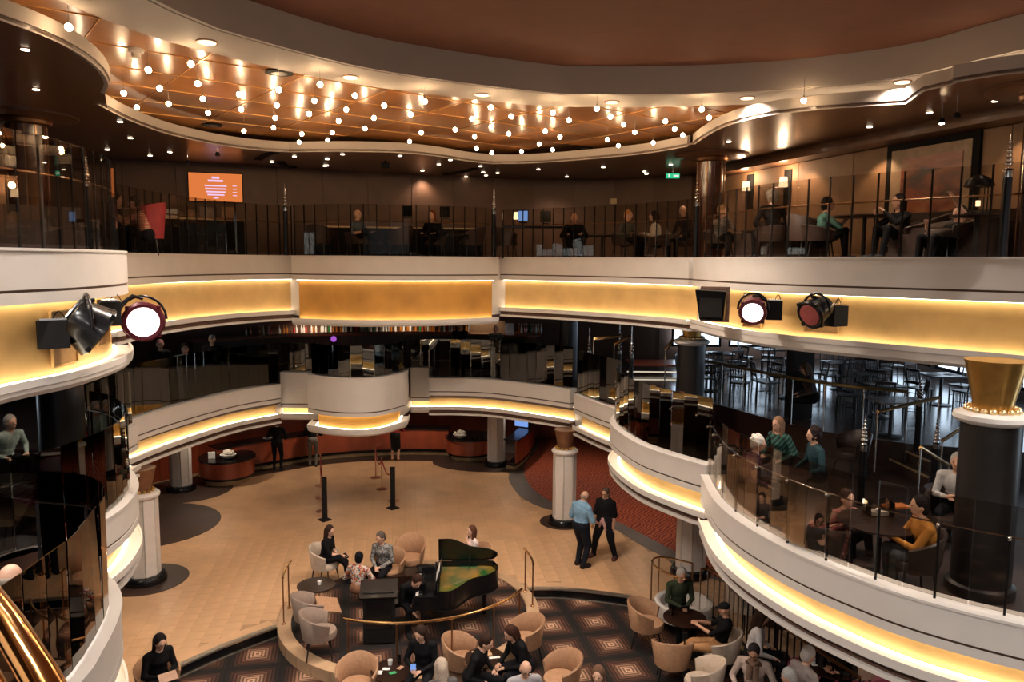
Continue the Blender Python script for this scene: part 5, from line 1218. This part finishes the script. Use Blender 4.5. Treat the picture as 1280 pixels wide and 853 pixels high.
for (px, py, r, lb) in ((1100, 652, .5, 'low round table with a clear box in front of the mustard sweater'), (975, 590, .45, 'dark table between the white-haired and the plaid woman'), (1190, 612, .35, 'small table beside the older man in grey shirt'), (838, 512, .35, 'small dark table under the woman in beige')):
    q = pz(px, py, LW+.72); t = round_table((q.x, q.y, LW), r, .72, M_darkwood, lb)
q = pz(1098, 636, LW+.80); 
t = thing('clear_box', (q.x, q.y, LW+.72), 'clear plastic box with white napkins on the low table', 'box')
for a, b, c, d in ((0, -.11, .3, .01), (0, .11, .3, .01), (-.15, 0, .01, .22), (.15, 0, .01, .22)): MB().box((a, b, .09), (c, d, .18)).build('side', M_clear, t, smooth=False)
MB().box((0, 0, .03), (.2, .14, .05)).build('napkins', M_paper, t)
smallbox('candy_tray', (q.x+.35, q.y+.25, LW+.75), (.3, .16, .03), mat('amber_tray', (.5, .16, .04), .3), 'amber tray right of the clear box', 'tray', (0, 0, .2))
for k, (px, py) in enumerate(((932, 588), (942, 590))):
    q = pz(px, py, LW+.82); glass_cup((q.x, q.y, LW+.72), f'{("left", "right")[k]} tan cup before the white-haired woman', .045, .13, M_tan)
q = pz(1018, 604, LW+.75); o = MB().lathe([(.001, 0), (.1, 0), (.14, .015)], n=16).build('saucer', M_paper); o.location = (q.x, q.y, LW+.72); bpy.data.objects.remove(o)
# chairs around
for px, py, f, lb in ((905, 570, 20, 'dark lounge chair at the railing left of the white-haired woman'), (1065, 560, 200, 'dark lounge chair right of the dark bushy hair'), (1020, 680, 60, 'dark lounge chair under the rose patterned top'), (1142, 692, 175, 'dark lounge chair under the mustard sweater'), (1188, 640, -120, 'dark lounge chair under the older man in grey'), (836, 532, 180, 'dark lounge chair under the reddish-haired person'), (805, 515, 0, 'dark lounge chair under the woman in beige')):
    q = pz(px, py, LW+.5); tub_chair((q.x, q.y, LW), f, mat('dark_leather', (.03, .018, .014), .4), lb)
# dining area
(_, hw, _), (xd, yd) = seat_person('woman with long hair and pale scarf dining alone beyond the brass rail', 1008, 460, HI, 165, female=True, style='long', hair=(.12, .08, .06), top=(.06, .05, .05), lean=14, hd=(0, 15))
dine = [(5.3, 20.0), (7.0, 19.0), (6.1, 22.3), (8.2, 16.7), (8.9, 20.4), (10.4, 18.2), (8.0, 23.5), (10.5, 22)]
k = 0; sc0 = None
dl_ = ['nearest the steel-blue column', 'behind the dining woman', 'at the far left', 'beside the square column', 'in the middle', 'by the right windows', 'at the far back', 'in the far right corner']
for i, (x, y) in enumerate(dine):
    t = thing('dining_table', (x, y, HI), f'dark wooden dining table with white setting, {dl_[i]} of the dining area', 'table')
    MB().box((0, 0, .73), (.8, .8, .04)).build('tabletop', M_darkwood, t, smooth=False); MB().cyl((0, 0, .03), (0, 0, .72), .04, n=10).build('pedestal', M_legblack, t); MB().lathe([(.25, 0), (.25, .02), (.05, .05)], n=16).build('base', M_legblack, t)
    for j in range(4):
        a = math.radians(j*90 + 20*((i*7) % 3) - 20); lx, ly = x + .68*math.cos(a), y + .68*math.sin(a)
        lab = f'wooden slat-back chair at the {("east", "north", "west", "south")[j]} side of the dining table {dl_[i]}'
        if sc0 is None: sc0 = slat_chair((lx, ly, HI), math.degrees(a)+180, lab, 'slat-back chairs of the dining area')
        else: copy_tree(sc0, (lx, ly, HI), a + PI - PI/2, lab)
    for j in range(2): smallbox('place_setting', (x-.2+.4*j, y, HI+.754), (.26, .2, .008), M_paper, f'white {("left", "right")[j]} place setting on the dining table {dl_[i]}', 'place setting', (0, 0, .1*i))
# extra chairs close to the brass rail
for i, (px, py, f) in enumerate(((1070, 490, 100), (1042, 470, 160), (925, 478, 60), (905, 462, -60), (960, 478, 200), (1095, 470, 30))):
    q = pz(px, py, HI+.45); copy_tree(sc0, (q.x, q.y, HI), math.radians(f-90), f'wooden slat-back chair just beyond the brass rail, {("third", "fourth", "fifth", "sixth", "second", "first")[i]} counting from the right' if False else ['slat-back chair turned toward the dining woman, beyond the brass rail near the empty square table', 'slat-back chair right behind the dining woman', 'slat-back chair in front of the dining woman', 'slat-back chair closest to the steel-blue column', 'slat-back chair at the left knee of the dining woman', 'slat-back chair nearest the end of the brass rail'][i])
q = pz(1115, 500, HI+.74); t = thing('square_table', (q.x, q.y, HI), 'pale-lit empty square table right of the dining woman', 'table')
MB().box((0, 0, .73), (.75, .75, .035)).build('tabletop', mat('pale_table', (.30, .28, .27), .25), t, smooth=False); MB().cyl((0, 0, .03), (0, 0, .72), .04, n=10).build('pedestal', M_legblack, t); MB().lathe([(.25, 0), (.25, .02), (.05, .05)], n=16).build('base', M_legblack, t)
# brass rail of the dining edge with posts
re_ = crom(RAISED_EDGE[1:6], .3); T = Vector((*re_[0], HI)); t = thing('dining_rail', T, 'long brass handrail along the edge of the raised dining area', 'handrail')
MB().tube([Vector((*p, HI+1.0)) - T for p in re_], .035, 8).build('rail', mat('aged_brass', (.50, .38, .17), .3, .9), t)
for p in resample(re_, .8): MB().cyl(Vector((*p, HI)) - T, Vector((*p, HI+1.0)) - T, .014, n=8).build('post', M_chrome, t)
sv = VC; VC = (0, 8)
o = MB().sweep(re_, [(.0, 2.9), (.05, 2.9), (.05, 3.42), (.0, 3.42)]).build('platform_front', M_darkwood); tag(o, 'dark wooden front of the raised dining area', 'panelling', kind='structure')
VC = sv
# steps with brass nosings
for k, (a, b, z) in enumerate((((1126.7, 561.7), (1162, 577), 3.25), ((1098.6, 567.6), (1160.7, 597), 3.07))):
    A_ = pz(*a, z); B_ = pz(*b, z); d = B_-A_; c = (A_+B_)/2; n = Vector((-d.y, d.x, 0)).normalized(); n = n if n.y > 0 else -n
    t = thing('step', (c.x, c.y, LW), f'{("upper", "lower")[k]} dark step with a bright brass nosing beside the older man in grey shirt', 'step', rz=math.atan2(d.y, d.x))
    sgn = 1 if (Matrix.Rotation(math.atan2(d.y, d.x), 3, 'Z') @ Vector((0, 1, 0))).dot(n) > 0 else -1
    MB().box((0, sgn*.3, (z-LW)/2), (d.length, .6, z-LW-.01)).build('tread', M_deckfloor, t, smooth=False); MB().box((0, 0, z-LW), (d.length, .035, .03)).build('nosing', emis('lit_nosing', (1, .75, .42), .45) if k < 0 else M_plinth, t, smooth=False)
for k, (a, b, lb) in enumerate((((1097, 515), (1174, 497), 'short sloping brass handrail crossing before the empty square table'), ((1178, 551), (1219, 524), 'short sloping brass handrail left of the large gold-capped column'), ((1151, 560), (1186, 582), 'short dark brass rail beside the steps'))):
    A_ = py_(*a, 12.2-k*.6); B_ = py_(*b, 12.9-k*.6); T = Vector((A_.x, A_.y, 3.4)); t = thing('stair_rail', T, lb, 'handrail')
    MB().tube([A_-T, B_-T], .03, 8).build('rail', M_brass, t); MB().cyl(Vector((A_.x, A_.y, 3.4))-T, A_-T, .014, n=8).build('post', M_chrome, t); MB().cyl(Vector((B_.x, B_.y, 3.4))-T, B_-T, .014, n=8).build('post', M_chrome, t)
for px, py, D, hb, lb in ((1082, 516, 12.0, .95, 'black post with chrome beads left of the steps'), (1152, 468, 13.6, .9, 'black post with chrome beads above the end of the brass rail'), (1173, 517, 12.4, .9, 'black post with chrome beads left of the large gold-capped column'),
                      (737, 409, 19.5, .9, 'chrome-beaded post, leftmost of the three right of the bar'), (775, 405, 18.6, .9, 'chrome-beaded post, middle of the three right of the bar'), (790, 407, 17.6, .9, 'chrome-beaded post, rightmost of the three right of the bar')):
    p = py_(px, py, D); z0 = HI if px < 800 or py == 468 else LW; finial_post(p.x, p.y, z0, p.z-z0, (p.z-z0)*.66, lb)
for k, (a, b, lb) in enumerate((((742, 424), (776, 420), 'short brass rail between the left and middle beaded posts'), ((768, 431), (789, 420), 'short brass rail between the middle and right beaded posts'), ((832, 438), (842, 424), 'short brass rail left of the black column with gold capital'))):
    A_ = py_(*a, 18.4); B_ = py_(*b, 18.4); T = Vector((A_.x, A_.y, 3.4)); t = thing('stair_rail', T, lb, 'handrail'); MB().tube([A_-T, B_-T], .04, 8).build('rail', M_brass, t); MB().cyl(Vector((0, 0, 0)), A_-T, .015, n=8).build('post', M_chrome, t)
o = MB().box((0, 0, 0), (1.6, 1.2, .06)).build('small_stage', M_red, smooth=False); q = pz(822, 455, 3.75); o.location = (q.x, q.y+.6, 3.70); tag(o, 'small red-brown lit platform beyond the beaded posts', 'platform')
for k in range(3):
    q = pz(815, 461+k*9, 3.6-.08*k); o = MB().box((0, 0, 0), (1.5, .04, .03)).build('lit_step_edge', emis('lit_nosing2', (1, .85, .65), .8) if k == 0 else MATS.get('lit_nosing2'), smooth=False); o.location = (q.x, q.y, 3.5-.1*k); tag(o, f'{("top", "middle", "bottom")[k]} pale lit step edge beyond the beaded posts', 'step edge')
    if k == 2: bpy.data.objects.remove(o)
# bar: counter, back shelf, bottles
sv = VC; VC = (-2, 15)
bc = crom([(-9.0, 21.3), (-7.6, 22.6), (-5.8, 23.6), (-3.5, 24.1), (-1.2, 24.0), (.8, 23.5)], .4)
t = thing('bar_counter', (0, 0, 0), 'long curved dark bar counter on the middle deck', 'bar')
MB().sweep(bc, [(-.5, HI), (0, HI), (0, HI+1.05), (-.5, HI+1.05)]).build('front', M_darkwood, t); MB().sweep(bc, [(-.6, HI+1.05), (.1, HI+1.05), (.1, HI+1.1), (-.6, HI+1.1)]).build('counter_top', mat('bar_red_top', (.14, .035, .02), .15, coat=.5), t)
MB().tube([(x, y, HI+.25) for x, y in offset(bc, .12)], .02, 6).build('foot_rail', M_brass, t)
bs = crom([(-8.6, 24.0), (-6.4, 25.6), (-3.6, 26.4), (-.8, 26.3), (1, 26)], .4)
t = thing('back_bar', (0, 0, 0), 'dark back bar shelf carrying the bottles', 'shelf')
MB().sweep(bs, [(-.35, HI), (0, HI), (0, HI+.88), (-.35, HI+.88)]).build('cabinet', M_darkwood, t); MB().sweep(bs, [(-.37, HI+.88), (.03, HI+.88), (.03, HI+.93), (-.37, HI+.93)]).build('shelf', M_red, t)
VC = sv
bm_ = [mat('bottle_amber', (.35, .12, .02), .1), mat('bottle_clear', (.6, .6, .58), .1), mat('bottle_green', (.03, .16, .05), .1), mat('bottle_red', (.4, .04, .03), .1)]
bp = None; protos = []
for m_, nm in zip(bm_, ('amber', 'clear', 'green', 'red')):
    t = thing('bottle', (0, 0, 0), f'small {nm} bottle standing on the back bar shelf', 'bottle', group=f'{nm} bottles on the back bar')
    g_ = MB().lathe([(.036, 0), (.038, .16), (.03, .2), (.013, .23), (.013, .29)], n=8).build('glass', m_, t); MB().lathe([(.015, .29), (.015, .32)], n=8).build('cap', M_plinth, g_); protos.append(t)
rs = resample(bs, .085); used = set()
for k, p in enumerate(rs):
    if random.random() < .3: continue
    j = random.choice((0, 0, 1, 1, 1, 2, 3)); src = protos[j]; loc = (p[0]+random.uniform(-.01, .01), p[1]+random.uniform(.05, .22), HI+.93)
    if j not in used: src.location = loc; used.add(j)
    else: copy_tree(src, loc)
for x, y in ((-6.5, 25.2), (-3.6, 26.0), (-1, 25.8)): spot('bar_lamp', (x, y-.3, 5.36), 150, (1, .78, .55), math.radians(120), .6, .05)
p = py_(417, 424, 23.6); o = MB().ball((0, 0, 0), .09, 12, 8).build('violet_lamp', emis('violet_glow', (.5, .12, .7), .8)); o.location = p; tag(o, 'small violet glowing globe on the dark bar', 'lamp')
person('bearded man in dark floral shirt with folded arms at the bar end', (py_(620, 430, 22.3).x, 22.3, HI), -95, 'stand', pattern=prints('dark_floral', [(.03, .03, .03), (.22, .2, .14), (.03, .04, .05)], 26), hands=[(.1, .24, 1.12), (-.1, .26, 1.15)], hair=(.4, .36, .33), style='fringe', s=.90, sleeve='short', skin='tan')
person('man in black with folded arms left of the bearded man at the bar', (py_(575, 430, 22.4).x, 22.4, HI), -90, 'stand', hands=[(.1, .24, 1.1), (-.1, .26, 1.12)], sleeve='short', hair=(.05, .03, .02), s=.95, skin='tan')
smallbox('notice', py_(637, 414, 24.6), (.28, .03, .5), mat('notice_grey', (.40, .42, .45), .5), 'pale notice panel behind the bearded man at the bar', 'notice')
smallbox('wall_screen', py_(609, 409, 25.6), (1.2, .03, .4), M_walltan, 'tan wall board behind the bar end', 'board')
seat_person('man in pale blue shirt with hand at his chin at the left bar', 231, 436, HI, -60, top=(.28, .40, .44), hair=(.06, .04, .03), hands=[(-.05, .14, .95), (.1, .3, .7)], lean=15, seat=.5)
seat_person('man in black wearing a grey cap behind the pale blue shirt', 265, 424, HI, -80, style='cap', hair=(.35, .35, .35), seat=.6)
seat_person('person with pinkish cap in the dark beside the lit left stage lamp', 200, 430, HI, -60, style='cap', hair=(.25, .12, .12), seat=.55)
seat_person('person in pale green shirt behind the dark column at far left', 14, 528, LW, -20, top=(.30, .38, .34), style='short', hair=(.3, .28, .26), lean=20)
seat_person('man in white shirt half hidden by the brass handrail', 14, 722, LW, 60, top=(.50, .47, .44), style='fringe', hair=(.3, .25, .2), lean=20)
q = pz(68, 655, LW+.7); tub_chair((q.x, q.y, LW), 100, mat('red_leather', (.28, .03, .03), .4), 'red leather chair in the dark left lounge')
for px, py, lb in ((40, 700, 'dark round table in the left lounge'), (8, 600, 'dark round table behind the left dark column')): q = pz(px, py, LW+.6); round_table((q.x, q.y, LW), .4, .6, M_darkwood, lb)
for px, py, f, lb in ((105, 560, -40, 'dark chair right of the plain dark column'), (30, 640, 20, 'dark chair at the far left of the left lounge'), (120, 520, -90, 'dark chair by the glass on the left lounge')):
    q = pz(px, py, LW+.4); tub_chair((q.x, q.y, LW), f, MATS['dark_leather'], lb)
for k in range(5):   # bar stools along the left and right rails
    q = [(-6.9, 21.0), (-5.6, 22.6), (-3.9, 23.2), (-2.4, 23.3), (-.9, 23.0)][k]; t = thing('bar_stool', (*q, HI), f'black bar stool, {("leftmost", "second from left", "middle", "second from right", "rightmost")[k]} of five at the dark bar', 'stool')
    MB().lathe([(.16, .72), (.18, .76), (.17, .80), (.001, .81)], n=18).build('seat', M_black, t); MB().cyl((0, 0, .03), (0, 0, .72), .03, n=10).build('pole', M_chrome, t); MB().lathe([(.2, 0), (.2, .015), (.04, .04)], n=18).build('base', M_chrome, t)
# windows
for k, y in enumerate((13.5, 16.2, 18.9, 21.6, 24.3)):
    t = thing('window', (12.86, y, 4.5), f'tall daylit window in the right wall, {("nearest", "second", "middle", "fourth", "farthest")[k]} of five', 'window', kind='structure'); t.name = f'window_{k+1}'
    MB().box((0, 0, 0), (.04, 2.2, 1.5)).build('pane', M_window, t, smooth=False)
    for a in (-1.14, 0, 1.14): MB().box((-.04, a, 0), (.06, .08, 1.6)).build('mullion', M_blackm, t, smooth=False)
    for a in (-.8, .8): MB().box((-.04, 0, a), (.06, 2.36, .08)).build('window_frame', M_blackm, t, smooth=False)
for k, x in enumerate((6.4, 8.4, 10.4)):
    t = thing('window', (x, 26.3 if x < 7 else 26.35, 4.6), f'daylit window behind the dining area, {("left", "middle", "right")[k]} of three', 'window', kind='structure'); t.name = f'window_{k+6}'
    MB().box((0, 0, 0), (1.6, .04, 1.3)).build('pane', M_window, t, smooth=False)
    for a in (-.82, 0, .82): MB().box((a, -.04, 0), (.07, .06, 1.4)).build('mullion', M_blackm, t, smooth=False)
    for a in (-.68, .68): MB().box((0, -.04, a), (1.7, .06, .07)).build('window_frame', M_blackm, t, smooth=False)
# ================================================================== TOP DECK
TF = 6.86
M_loungechair = mat('lounge_fabric_brown', (.05, .028, .02), .6)
def updeck(label, px, py, D, face, chair=True, cl=None, **k):
    (r, hw, M), (x, y) = on_deck(label, px, py, D, TF, face, **k)
    if chair: tub_chair((x, y, TF), face, M_loungechair, cl or 'brown lounge chair of the ' + ' '.join(label.split()[:9]), high=.62, arm=.5)
    return hw
updeck('bald man in blue-grey shirt reading at the golden centre bay railing', 445, 268, 18.9, -25, style='fringe', hair=(.3, .27, .25), top=(.10, .13, .16), sleeve='short', lean=-5, feet=[(-.1, .55, .1), (.1, .65, .3)], vox=.014)
updeck('red-haired woman in black at the golden centre bay railing', 540, 269, 19.4, -110, female=True, style='bob', hair=(.16, .04, .02))
updeck('white-haired man in black facing us right of the centre bay', 718, 272, 19.6, -95, style='fringe', hair=(.45, .4, .38))
updeck('ginger-blond person in grey seated left of the woman in white', 785, 269, 18.6, -40, style='short', hair=(.50, .22, .06), top=(.10, .10, .09))
updeck('dark-haired woman in white top turned away', 818, 270, 18.4, 160, style='long', female=True, hair=(.02, .015, .015), top=(.55, .52, .48))
updeck('bald person partly hidden left of the mahogany column', 854, 263, 19.3, -150, style='fringe', hair=(.3, .15, .1), top=(.02, .02, .025))
STR = stripes('zebra_stripe', (.45, .40, .34), (.03, .025, .02), 14)
updeck('woman with curly blonde hair in black and white striped top', 904, 264, 15.8, -60, style='curly', female=True, hair=(.42, .27, .14), pattern=STR, hands=[(-.05, .18, .85), (.1, .2, .85)], vox=.014)
updeck('white-haired person in dark jacket seen from behind between the sconces', 965, 246, 14.2, 100, style='curly', hair=(.55, .48, .40))
updeck('dark-haired person in green shirt at the table before the tan wall', 1034, 255, 13.4, -15, style='short', hair=(.02, .015, .012), top=(.10, .22, .18), sleeve='short', hands=[(-.05, .42, .72), (.1, .42, .72)], vox=.014)
updeck('person with long dark hair silhouetted in front of the framed picture', 1124, 252, 12.3, 190, style='long', female=True, hair=(.015, .01, .01), hands=[(-.1, .4, .75), (.1, .42, .72)], vox=.014)
updeck('reclining person in black with one arm raised at upper right', 1205, 268, 11.6, 195, style='short', hair=(.02, .015, .01), lean=-25, hands=[(-.25, .30, 1.25), (.2, .2, .7)], sleeve='none', vox=.014)
REDS = stripes('red_stripe', (.42, .09, .06), (.50, .36, .28), 9)
updeck('person in red and white striped shirt in a red armchair at upper left', 168, 253, 14.7, 190, style='short', hair=(.02, .012, .01), pattern=REDS, sleeve='short', hands=[(-.1, .5, .72), (.1, .52, .75)], lean=18, chair=False, vox=.014)
q = py_(184, 262, 15.0); tub_chair((q.x, q.y, TF), 195, mat('red_velvet', (.30, .02, .03), .6), 'red velvet armchair behind the striped shirt', high=1.02, arm=.88, s=1.0)
updeck('person in the shadows facing the striped shirt at upper left', 146, 250, 15.0, 0, style='short', hair=(.02, .012, .01), skin='tan')
def top_table(px, D, r, h, lb):
    p = py_(px, 326, D); return round_table((p.x, p.y, TF), r, h, M_darkwood, lb)
top_table(1078, 12.9, .5, .74, 'dark table between the green shirt and the long-haired silhouette'); top_table(752, 19.2, .35, .6, 'small reddish table right of the white-haired man in black'); top_table(575, 19.6, .35, .6, 'small dark table right of the red-haired woman')
top_table(158, 15.2, .3, .62, 'dark table under the striped arms')
t = thing('long_counter', (0, 0, 0), 'long dark counter with brass edge behind the centre bay chairs', 'counter')
lc = [(-5.2, 19.9), (-3.0, 20.4), (-.8, 20.8)]
MB().sweep(lc, [(-.45, TF), (0, TF), (0, TF+.78), (-.45, TF+.78)]).build('front', M_blackm, t); MB().sweep(lc, [(-.5, TF+.78), (.04, TF+.78), (.04, TF+.82), (-.5, TF+.82)]).build('counter_top', M_plinth, t)
t = thing('long_counter', (0, 0, 0), 'black counter with papers below the orange screen', 'counter')
lc = [(-8.7, 17.9), (-7.7, 18.4), (-6.75, 19.3)]
MB().sweep(lc, [(-.5, TF), (0, TF), (0, TF+.88), (-.5, TF+.88)]).build('front', M_blackm, t); MB().sweep(lc, [(-.55, TF+.88), (.04, TF+.88), (.04, TF+.92), (-.55, TF+.92)]).build('counter_top', M_plinth, t)
for k, (px, py, w, h, m_, lb) in enumerate(((209, 267, .2, .22, M_signw, 'left white lit sheet on the black counter'), (219, 267, .18, .22, M_signw, 'right white lit sheet on the black counter'), (239, 268, .25, .2, M_tan, 'tan box on the black counter left of the glasses'), (259, 266, .36, .26, M_taupe, 'wide brown box on the black counter'), (285, 266, .28, .26, M_tan, 'tan rack on the black counter near the finial post'))):
    p = py_(px, py, 18.7); o = smallbox('counter_box', p, (w, .12 if k > 1 else .02, h), m_ if k > 1 else M_paper, lb, 'box', (0, 0, .6))
for px, py, lb, lit in ((654, 271, 'open laptop with a blue screen on the right lounge desk', 1), (682, 272, 'dark monitor right of the blue laptop', 0), (509, 265, 'dark monitor on the long counter left of the red-haired woman', 0), (556, 266, 'dark monitor on the long counter right of the red-haired woman', 0)):
    p = py_(px, py, 20.6 if px < 600 else 19.8); t = thing('monitor', (p.x, p.y, p.z-.16), lb, 'monitor', rz=-.3)
    MB().box((0, 0, .18), (.28, .03, .28)).build('case', M_blackm, t, smooth=False); MB().box((0, -.018, .18), (.25, .006, .25)).build('screen', M_screenblue if lit else M_black, t, smooth=False); MB().box((0, .02, .01), (.18, .12, .02)).build('foot', M_blackm, t)
p = py_(668, 281, 19.6); t = thing('desk', (p.x, p.y, TF), 'long black desk under the blue laptop', 'desk'); MB().box((0, 0, .80), (1.7, .6, .04)).build('desktop', M_black, t, smooth=False)
for a in (-.8, .8): MB().box((a, 0, .40), (.05, .55, .78)).build('side_panel', M_blackm, t, smooth=False)
p = py_(646, 268, 19.9); t = thing('desk_lamp', (p.x, p.y, TF+.82), 'small white-shaded lamp beside the blue laptop', 'lamp'); MB().lathe([(.09, .2), (.07, .38)], n=14).build('lamp_shade', M_shade, t); MB().cyl((0, 0, .01), (0, 0, .22), .012, n=8).build('stem', M_bronze, t); MB().lathe([(.06, 0), (.06, .015)], n=14).build('base', M_bronze, t)
p = py_(1222, 262, 10.9); t = thing('table_lantern', (p.x, p.y, 7.5), 'dark domed lantern with a small glowing candle at upper right', 'lantern'); MB().lathe([(.14, .38), (.20, .40), (.17, .48), (.08, .54), (.02, .56)], n=20).build('dome', M_black, t); MB().cyl((0, 0, .12), (0, 0, .2), .03, n=10).build('candle', M_shade, t); MB().lathe([(.16, 0), (.16, .03), (.05, .05)], n=20).build('base', M_black, t)
for a in range(4): MB().cyl((.13*math.cos(a*PI/2), .13*math.sin(a*PI/2), .03), (.13*math.cos(a*PI/2), .13*math.sin(a*PI/2), .40), .008, n=6).build('rod', M_black, t)
t = round_table((p.x, p.y, TF), .35, .64, M_darkwood, 'round dark table under the domed lantern')
def sofa(x, y, rz, w, lb):
    t = thing('sofa', (x, y, TF), lb, 'sofa', rz=rz); MB().box((0, 0, .22), (w, .8, .36)).build('base', M_loungechair, t); MB().box((0, .36, .5), (w, .18, .55)).build('backrest', M_loungechair, t)
    for a in (-1, 1): MB().box((a*(w/2-.08), 0, .38), (.16, .8, .38)).build('armrest', M_loungechair, t)
    for a in (-1, 0, 1): MB().box((a*(w-.34)/3, -.04, .44), ((w-.36)/3, .62, .12)).build('cushion', M_loungechair, t)
p = py_(1200, 326, 11.5); sofa(p.x+.1, p.y+.3, -.9, 1.7, 'black sofa at the railing at upper right'); p = py_(975, 326, 14.6); sofa(p.x, p.y+.1, -1.0, 1.5, 'dark sofa between the sconces and the railing'); p = py_(52, 326, 11.8); sofa(p.x-.3, p.y+.2, .9, 1.8, 'dark sofa in the left lounge of the top deck')
for px, D, f, lb in ((400, 19.2, 80, 'brown lounge chair left of the bald man reading'), (590, 19.3, 200, 'brown lounge chair right of the red-haired woman'), (632, 19.8, 30, 'brown lounge chair under the blue laptop desk'), (500, 19.4, 160, 'brown lounge chair between the bald man and the red-haired woman'), (1005, 13.7, 10, 'brown lounge chair left of the green shirt'), (1165, 12.3, 170, 'brown lounge chair in front of the framed picture')):
    p = py_(px, 326, D); tub_chair((p.x, p.y, TF), f, M_loungechair, lb)
finish_people()
